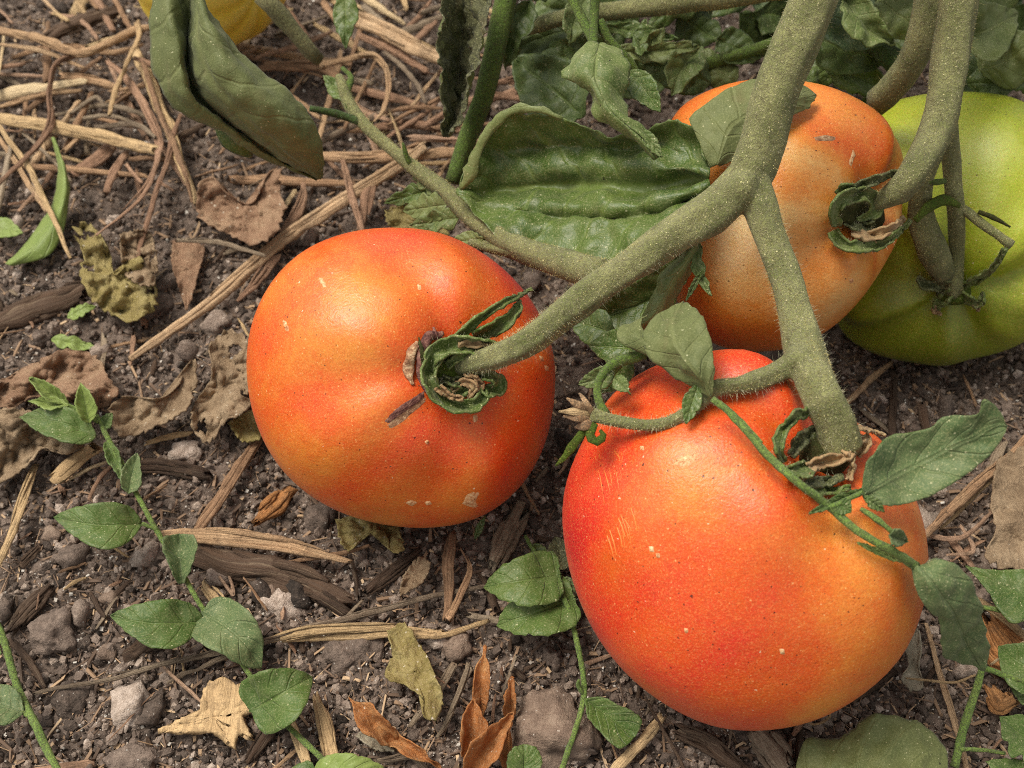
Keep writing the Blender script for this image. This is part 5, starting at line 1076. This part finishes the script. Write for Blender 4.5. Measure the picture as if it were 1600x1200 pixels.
# ------------------------------------------------------------------ dry leaves and flat scraps, outlines in photo px
def crumple(name, outline, off, mat, label, cat='dry leaf', amp=.004, cf=75, edge=.002, rings=18, n=84, seed=1, holes=.0, thick=.0004, flatten=False, parent=None, group=None):
    P = np.array(outline+[outline[0]], float); O = cr(np.c_[P, np.zeros(len(P))], n+1)[:-1, :2]; c = O.mean(axis=0)
    V = []; F = []; rs = random.Random(seed)
    jg = [1+.07*noise.noise(Vector((j*.9, seed, 0)))+.05*rs.uniform(-1, 1) for j in range(n)]
    for k in range(rings+1):
        r = max(k/rings, .02)
        for j in range(n):
            x, y = c+(O[j]-c)*r*(1+(jg[j]-1)*r**3)
            g = G(x, y, 0); q = Vector((g.x*cf, g.y*cf, seed*3.7))
            h = off+amp*(.5+noise.fractal(q, 1, 2, 3)*.9)+amp*.55*abs(noise.noise(q*2.3))+amp*.3*abs(noise.noise(q*6.))+edge*r**4*(.6+noise.noise(Vector((j*.22, seed*2, 1))))
            V.append(G(x, y, max(.0006, h)))
    for k in range(rings):
        for j in range(n):
            j2 = (j+1) % n
            if holes:
                v = V[(k)*n+j]
                if noise.noise(Vector((v.x*210+seed, v.y*210, 5))) > .55-holes*k/rings: continue
            F.append((k*n+j, k*n+j2, (k+1)*n+j2, (k+1)*n+j))
    uv = [[(V[i].x*30, V[i].y) for i in q] for q in F]
    mb = MB(); mb.add(V, F, uv); return single(name, mb, [mat, mat], label, cat, group, solid=thick)
crumple('dry_leaf', [(308, 290), (330, 275), (352, 300), (392, 318), (420, 270), (434, 262), (440, 300), (446, 325), (430, 365), (395, 382), (345, 360), (308, 335)], .006, M_DRY_PINK, 'curled brown leaf below the rolled green leaf', amp=.005, edge=.004, seed=301)
crumple('dry_leaf', [(270, 378), (290, 372), (318, 385), (312, 420), (292, 482), (280, 450), (268, 410)], .003, M_DRY_PINK, 'small pointed pale brown leaf above the long tan straw', amp=.002, seed=302, rings=8)
crumple('dry_leaf', [(110, 360), (140, 350), (170, 390), (180, 430), (215, 400), (240, 440), (242, 480), (205, 500), (172, 490), (140, 465), (125, 430), (130, 395)], .005, M_DRY_YELLOW, 'shrivelled yellowish leaf full of holes near the dark bark strip', amp=.006, edge=.002, cf=90, seed=303, holes=.35)
crumple('dry_leaf', [(188, 365), (230, 360), (245, 400), (240, 445), (205, 440), (190, 410)], .004, M_DRY, 'small crumpled leaf right of the shrivelled yellowish leaf', amp=.010, cf=62, seed=304, holes=.25)
crumple('dry_leaf', [(-20, 610), (10, 590), (50, 570), (95, 548), (150, 556), (170, 590), (185, 615), (150, 640), (100, 625), (50, 620), (10, 640)], .004, M_DRY_PINK, 'wide crumpled leaf behind the tip of the bindweed shoot', amp=.010, cf=62, seed=305)
crumple('dry_leaf', [(-20, 640), (40, 640), (90, 660), (130, 690), (105, 710), (70, 700), (40, 730), (-20, 760)], .004, M_DRY, 'crumpled leaf at the left edge under the bindweed shoot', amp=.010, cf=62, seed=306)
crumple('dry_leaf', [(168, 640), (190, 620), (250, 622), (280, 600), (300, 562), (308, 590), (290, 640), (240, 668), (200, 682), (175, 670)], .006, M_DRY, 'folded grey brown leaf with a raised tip left of the left tomato', amp=.005, edge=.004, seed=307)
crumple('dry_leaf', [(326, 540), (350, 520), (386, 525), (392, 600), (388, 640), (350, 660), (330, 690), (300, 670), (305, 630), (330, 590)], .005, M_DRY, 'crinkled leaf pressed against the left side of the left tomato', amp=.010, cf=62, seed=308, holes=.12)
crumple('dry_leaf', [(355, 660), (400, 640), (412, 680), (380, 690)], .004, M_DRY_YELLOW, 'small crinkled scrap touching the left tomato', amp=.004, seed=309, rings=7)
crumple('dry_leaf', [(604, 985), (630, 974), (655, 1005), (678, 1050), (692, 1095), (680, 1125), (662, 1118), (660, 1090), (630, 1070), (603, 1058), (612, 1020)], .006, M_DRY_YELLOW, 'yellowish withered leaf above the orange brown leaves', amp=.003, seed=310, edge=.002)
crumple('dry_leaf', [(525, 812), (560, 805), (600, 812), (625, 830), (630, 862), (612, 862), (600, 830), (570, 835), (545, 860), (530, 840)], .003, M_DRY_YELLOW, 'shrivelled tan leaf under the left tomato', amp=.006, cf=90, seed=311)
crumple('dry_leaf', [(630, 900), (655, 870), (672, 880), (660, 910), (640, 922), (625, 930)], .004, M_DRY, 'small curled tan scrap below the left tomato', amp=.004, seed=312, rings=7)
crumple('dry_leaf', [(1558, 720), (1620, 690), (1640, 800), (1630, 910), (1580, 892), (1540, 870), (1555, 830), (1548, 780)], .010, M_DRY, 'big grey brown dead leaf at the right edge', amp=.004, seed=313, cf=45)
crumple('dry_leaf', [(1412, 1010), (1432, 980), (1440, 1010), (1436, 1040), (1442, 1075), (1425, 1080), (1408, 1060), (1420, 1040)], .004, M_DRY_GREY, 'pale papery scrap right of the big front tomato', amp=.003, seed=314, rings=8)
crumple('dry_leaf', [(555, 1150), (575, 1135), (620, 1150), (625, 1170), (590, 1172)], .002, M_DRY_GREY, 'grey papery scrap under the orange brown leaves', amp=.002, seed=315, rings=7)
crumple('dry_leaf', [(600, 330), (640, 318), (690, 345), (700, 372), (650, 362), (610, 355)], .008, M_DRY_YELLOW, 'crinkled scrap behind the top of the left tomato', amp=.006, seed=316)
def sheath(pts, w, label, lift, seed):
    mb = MB(); (x0, y0, h0), (x1, y1, h1) = pts
    leaf_px(mb, (x0, y0, h0), (x1, y1, h1), w, prof=[(0, .25), (.2, .42), (.5, .46), (.8, .2), (1, 0)], cup=1.6, droop=lift, crink=.0012, seed=seed, quilt=0)
    single('sheath_leaf', mb, [M_DRY_ORANGE, M_DRY_ORANGE], label, 'dry leaf', 'orange brown pointed leaves at the bottom', solid=.0003)
sheath([(615, 1160, .004), (545, 1090, .010)], 46, 'orange brown pointed leaf leaning left at the bottom', .003, 1)
sheath([(600, 1146, .003), (690, 1200, .004)], 26, 'narrow orange brown leaf slanting right at the bottom', .003, 2)
sheath([(748, 1120, .004), (758, 1008, .010)], 24, 'tallest narrow orange brown leaf pointing up', .004, 3)
sheath([(735, 1185, .004), (742, 1080, .008)], 40, 'broad orange brown leaf behind the tallest narrow one', .003, 4)
sheath([(795, 1120, .003), (800, 1056, .007)], 24, 'short orange brown leaf beside the grey stone', .002, 5)
sheath([(730, 1215, .004), (803, 1112, .009)], 50, 'broad orange brown leaf leaning right at the bottom', .004, 6)
sheath([(790, 1200, .003), (796, 1120, .004)], 20, 'narrow dark orange leaf against the grey stone', .002, 7)
mb = MB(); cxy = [(246, 1142), (285, 1122), (310, 1110), (318, 1080), (345, 1058), (372, 1070), (392, 1088), (394, 1110), (378, 1118), (396, 1156), (376, 1146), (366, 1168), (345, 1150), (318, 1144), (285, 1146)]
crumple('wood_chip', cxy, .004, M_STRAW_PALE, 'fan shaped splintered pale wood chip at the bottom left', 'wood chip', amp=.0012, cf=160, edge=.0005, n=90, rings=9, seed=320, thick=.0016)

# ------------------------------------------------------------------ stones and clods
def lump_mesh(name, seed, mat, sub=3, rough=.35, fr=1.4):
    bm = bmesh.new(); bmesh.ops.create_icosphere(bm, subdivisions=sub, radius=1)
    for v in bm.verts:
        p = v.co.copy(); k = 1+rough*noise.fractal(p*fr+Vector((seed*5.1, seed, 0)), 1, 2, 3)+.1*noise.noise(p*5+Vector((seed, 0, 0)))
        v.co = p*k
    for f in bm.faces: f.smooth = True
    me = bpy.data.meshes.new(name); bm.to_mesh(me); bm.free(); me.materials.append(mat); return me
CL = [lump_mesh('clod', k, M_CLOD, 3 if k < 4 else 2, .55, 1.7) for k in range(10)]
def lump(name, px, py, wx, wy, label, cat, mat=None, group=None, seed=1, sink=.35):
    me = lump_mesh(name, seed, mat or M_CLOD, 4 if wx > 60 else 3, .42, 1.1)
    g = G(px, py, 0); s = pxs(depth(g)); o = link(bpy.data.objects.new(name, me)); rz = wy/wx
    o.scale = (wx*.5*s, wy*.5*s*1.1, min(wx, wy)*.42*s); o.location = (g.x, g.y, soil(g.x, g.y)+o.scale.z*(1-2*sink)); o.rotation_euler = (0, 0, random.uniform(-.3, .3))
    return props(o, label, cat, group)
lump('stone', 862, 1145, 118, 112, 'large pinkish grey stone at the bottom centre', 'stone', M_ROCK, seed=401, sink=.4)
lump('clod', 92, 995, 62, 68, 'round brown clod left of the middle bindweed leaf', 'clod', seed=402, sink=.2)
lump('clod', 350, 902, 56, 30, 'flat brown pebble right of the bindweed stem', 'pebble', seed=403, sink=.25)
lump('clod', 424, 926, 38, 28, 'small orange brown pebble right of the flat one', 'pebble', M_ROCK, seed=404, sink=.25)
lump('clod', 290, 712, 52, 36, 'grey brown pebble right of the bindweed tip', 'pebble', seed=405, sink=.25)
lump('stone', 712, 1012, 42, 48, 'pinkish stone at the foot of the upright tan straw', 'stone', M_ROCK, seed=406, sink=.2)
lump('stone', 172, 938, 30, 24, 'pale pebble above the middle bindweed leaf', 'pebble', M_ROCK, seed=407, sink=.2)
lump('clod', 112, 1098, 56, 54, 'reddish flat clod at the lower left', 'clod', seed=408)
lump('clod', 205, 1105, 56, 66, 'brown clod left of the fan shaped wood chip', 'clod', seed=409)
lump('clod', 340, 510, 50, 40, 'grey clod above the crinkled leaf', 'clod', seed=410, sink=.3)
lump('clod', 1590, 870, 70, 60, 'brown clod at the right edge', 'clod', seed=411)
lump('clod', 118, 870, 46, 44, 'brown clod under the upper big bindweed leaf', 'clod', seed=412)
lump('stone', 84, 838, 30, 24, 'pale pebble left of the upper big bindweed leaf', 'pebble', M_ROCK, seed=413, sink=.2)
lump('clod', 168, 1022, 28, 24, 'small round pebble under the middle bindweed leaf', 'pebble', M_ROCK, seed=414, sink=.2)
lump('clod', 500, 815, 46, 50, 'brown clod beside the left tomato at its foot', 'clod', seed=415)
lump('clod', 210, 1190, 80, 50, 'wide brown clod at the bottom edge', 'clod', seed=416)
lump('clod', 545, 1020, 90, 60, 'dark clod left of the yellowish withered leaf', 'clod', seed=417, sink=.45)
lump('clod', 240, 480, 60, 44, 'dark clod right of the shrivelled yellowish leaf', 'clod', seed=418, sink=.45)

FOOT = [(t.c.x, t.c.y, t.rm) for t in (TL, TR, TO, TG)]
def clear(x, y, r=.0):
    return all((x-a)**2+(y-b)**2 > (.62*c+r)**2 for a, b, c in FOOT)
def view_xy(rs, m=150):
    while True:
        px, py = rs.uniform(-m, 1600+m), rs.uniform(-m, 1200+m)
        if px > 760 and py < 330: continue
        g = W(px, py, 0)
        if clear(g.x, g.y): return px, py, g
rs = random.Random(11)
for k in range(296):
    px, py, g = view_xy(rs); s = .0011+.0034*rs.random()**2.4
    o = link(bpy.data.objects.new('clod', CL[k % 10])); e = [rs.uniform(.7, 1.3) for _ in range(3)]
    o.scale = (s*e[0], s*e[1], s*e[2]*.7); o.rotation_euler = (rs.uniform(0, 6), rs.uniform(0, 6), rs.uniform(0, 6)); o.location = (g.x, g.y, soil(g.x, g.y)+s*.35)
    props(o, 'small brown clod of earth scattered on the soil', 'clod', 'small clods scattered on the soil')
def rmesh(name, kind, mat, seed):
    mb = MB(); L = 1.
    P = [Vector((x, (.025 if kind == 'straw' else .06)*noise.noise(Vector((x*3, seed, 0))), .02*noise.noise(Vector((x*3, seed, 4))))) for x in (-.5, -.2, .15, .5)]
    wd = {'straw': .055, 'bark': .16}[kind]
    tube(mb, P, [wd*.7, wd, wd*.95, wd*.6], n=10, flat=.32 if seed % 2 else .5, bump=.6, seed=seed, seg=12, jag=1.4, wob=.0)
    mb.uv = [[(u*1., v*.012) for u, v in q] for q in mb.uv]
    return mb.mesh(name, mat)
SM = [rmesh('straw_bit', 'straw', mt, 500+k) for k, mt in enumerate((M_STRAW, M_STRAW_PALE, M_STRAW_GREY, M_STRAW_PINK, M_STRAW))]
BM = [rmesh('bark_bit', 'bark', (M_BARK, M_STRAW_PINK, M_BARK, M_STRAW_GREY)[k % 4], 600+k) for k in range(8)]
def scatter(n, meshes, name, lo, hi, pw, label, cat, group, up, region=None):
    for k in range(n):
        while True:
            px, py, g = view_xy(rs)
            if region is None or region(px, py) > rs.random(): break
        L = lo+(hi-lo)*rs.random()**pw; o = link(bpy.data.objects.new(name, meshes[k % len(meshes)]))
        wx = rs.uniform(.6, 1.4)*(.6 if L > .5*hi else 1)
        o.scale = (L, L*wx, L*wx); o.rotation_euler = (0, rs.uniform(-.16, .16), rs.uniform(0, 6.28)); o.location = (g.x, g.y, soil(g.x, g.y)+up*rs.random()+.001)
        props(o, label, cat, group)
scatter(230, BM, 'bark_bit', .003, .014, 2, 'small splinter of bark or wood lying on the soil', 'bark', 'small bark chips on the soil', .002)
scatter(110, SM, 'straw_bit', .004, .022, 1.8, 'short broken straw bit lying on the soil', 'straw', 'short straw bits on the soil', .004)
scatter(180, SM, 'straw_stalk', .015, .05, 1.3, 'long loose dry stalk in the straw tangle', 'straw', 'loose stalks in the straw tangle', .009, lambda x, y: 1. if x < 760 and y < 300 else 0.)

# uncountable: crumbs, plant litter and pale flecks that cover the soil
def bulk(name, n, base_v, base_f, sizer, mat, label, lift, smooth=False, seed=3):
    r = np.random.RandomState(seed); bv = np.array(base_v); bf = np.array(base_f); nv = len(bv)
    px = r.uniform(-90, 1690, n*2); py = r.uniform(-90, 1290, n*2)
    pts = [W(a, b, 0) for a, b in zip(px, py)]; pts = [p for p in pts if clear(p.x, p.y, -.006)][:n]
    pts += [Vector((a, b, 0)) for a, b in zip(r.normal(0, .24, n*5//8), r.normal(.08, .22, n*5//8)) if not (-.15 < a < .15 and -.1 < b < .17)]; n = len(pts)      # thinning out round the bed
    S = sizer(r, n); q = r.normal(size=(n, 4)); q /= np.linalg.norm(q, axis=1)[:, None]; w, x, y, z = q.T
    if name != 'soil_crumbs':
        a = r.uniform(0, 6.28, n); w, x, y, z = np.cos(a/2), r.normal(0, .09, n), r.normal(0, .09, n), np.sin(a/2)
    Rm = np.stack([1-2*(y*y+z*z), 2*(x*y-z*w), 2*(x*z+y*w), 2*(x*y+z*w), 1-2*(x*x+z*z), 2*(y*z-x*w), 2*(x*z-y*w), 2*(y*z+x*w), 1-2*(x*x+y*y)], 1).reshape(n, 3, 3)
    J = bv[None]*(1+r.uniform(-.38, .38, (n, nv, 1)))*S[:, None, :]
    X = np.einsum('nij,nvj->nvi', Rm, J)
    P = np.array([(p.x, p.y, soil(p.x, p.y)) for p in pts]); P[:, 2] += S.min(axis=1)*.4+r.uniform(0, 1, n)*lift
    X = (X+P[:, None]).reshape(-1, 3); F = (bf[None]+np.arange(n)[:, None, None]*nv).reshape(-1, bf.shape[1])
    me = bpy.data.meshes.new(name); me.vertices.add(len(X)); me.vertices.foreach_set('co', X.ravel())
    k = bf.shape[1]; me.loops.add(F.size); me.loops.foreach_set('vertex_index', F.ravel().astype(np.int32))
    me.polygons.add(len(F)); me.polygons.foreach_set('loop_start', np.arange(0, F.size, k, dtype=np.int32))
    me.polygons.foreach_set('use_smooth', [smooth]*len(F))
    me.update(calc_edges=True); a = me.attributes.new('tint', 'FLOAT', 'POINT'); a.data.foreach_set('value', np.repeat(r.beta(2, 2.4, n), nv))
    me.materials.append(mat); o = link(bpy.data.objects.new(name, me)); props(o, label, kind='stuff'); return o
bm = bmesh.new(); bmesh.ops.create_icosphere(bm, subdivisions=1, radius=1); IV = [v.co[:] for v in bm.verts]; IF = [[v.index for v in f.verts] for f in bm.faces]; bm.free()
bulk('soil_crumbs', 60000, IV, IF, lambda r, n: np.clip(.00022+.0013*r.uniform(0, 1, n)**4., 0, .0016)[:, None]*r.uniform(.7, 1.3, (n, 3)), M_CRUMB, 'fine brown crumbs covering the soil', .0008, False)
BV = [(-.5, -.5, -.5), (.5, -.5, -.5), (.5, .5, -.5), (-.5, .5, -.5), (-.5, -.5, .5), (.5, -.5, .5), (.5, .5, .5), (-.5, .5, .5)]
BF = [(0, 3, 2, 1), (4, 5, 6, 7), (0, 1, 5, 4), (1, 2, 6, 5), (2, 3, 7, 6), (3, 0, 4, 7)]
def fib(r, n):
    L = .0008+.006*r.uniform(0, 1, n)**3; wd = .0001+.0007*r.uniform(0, 1, n)**2; return np.stack([L, wd, wd*.6], 1)
bulk('plant_litter', 20000, BV, BF, fib, M_DEBRIS, 'fine dry plant litter lying on the soil', .0016, seed=5)
bulk('pale_flecks', 15000, BV, BF, lambda r, n: (.00016+.0006*r.uniform(0, 1, n)**5)[:, None]*r.uniform(.5, 1.4, (n, 3)), M_FLECK, 'tiny pale mineral flecks on the soil', .0012, seed=6)
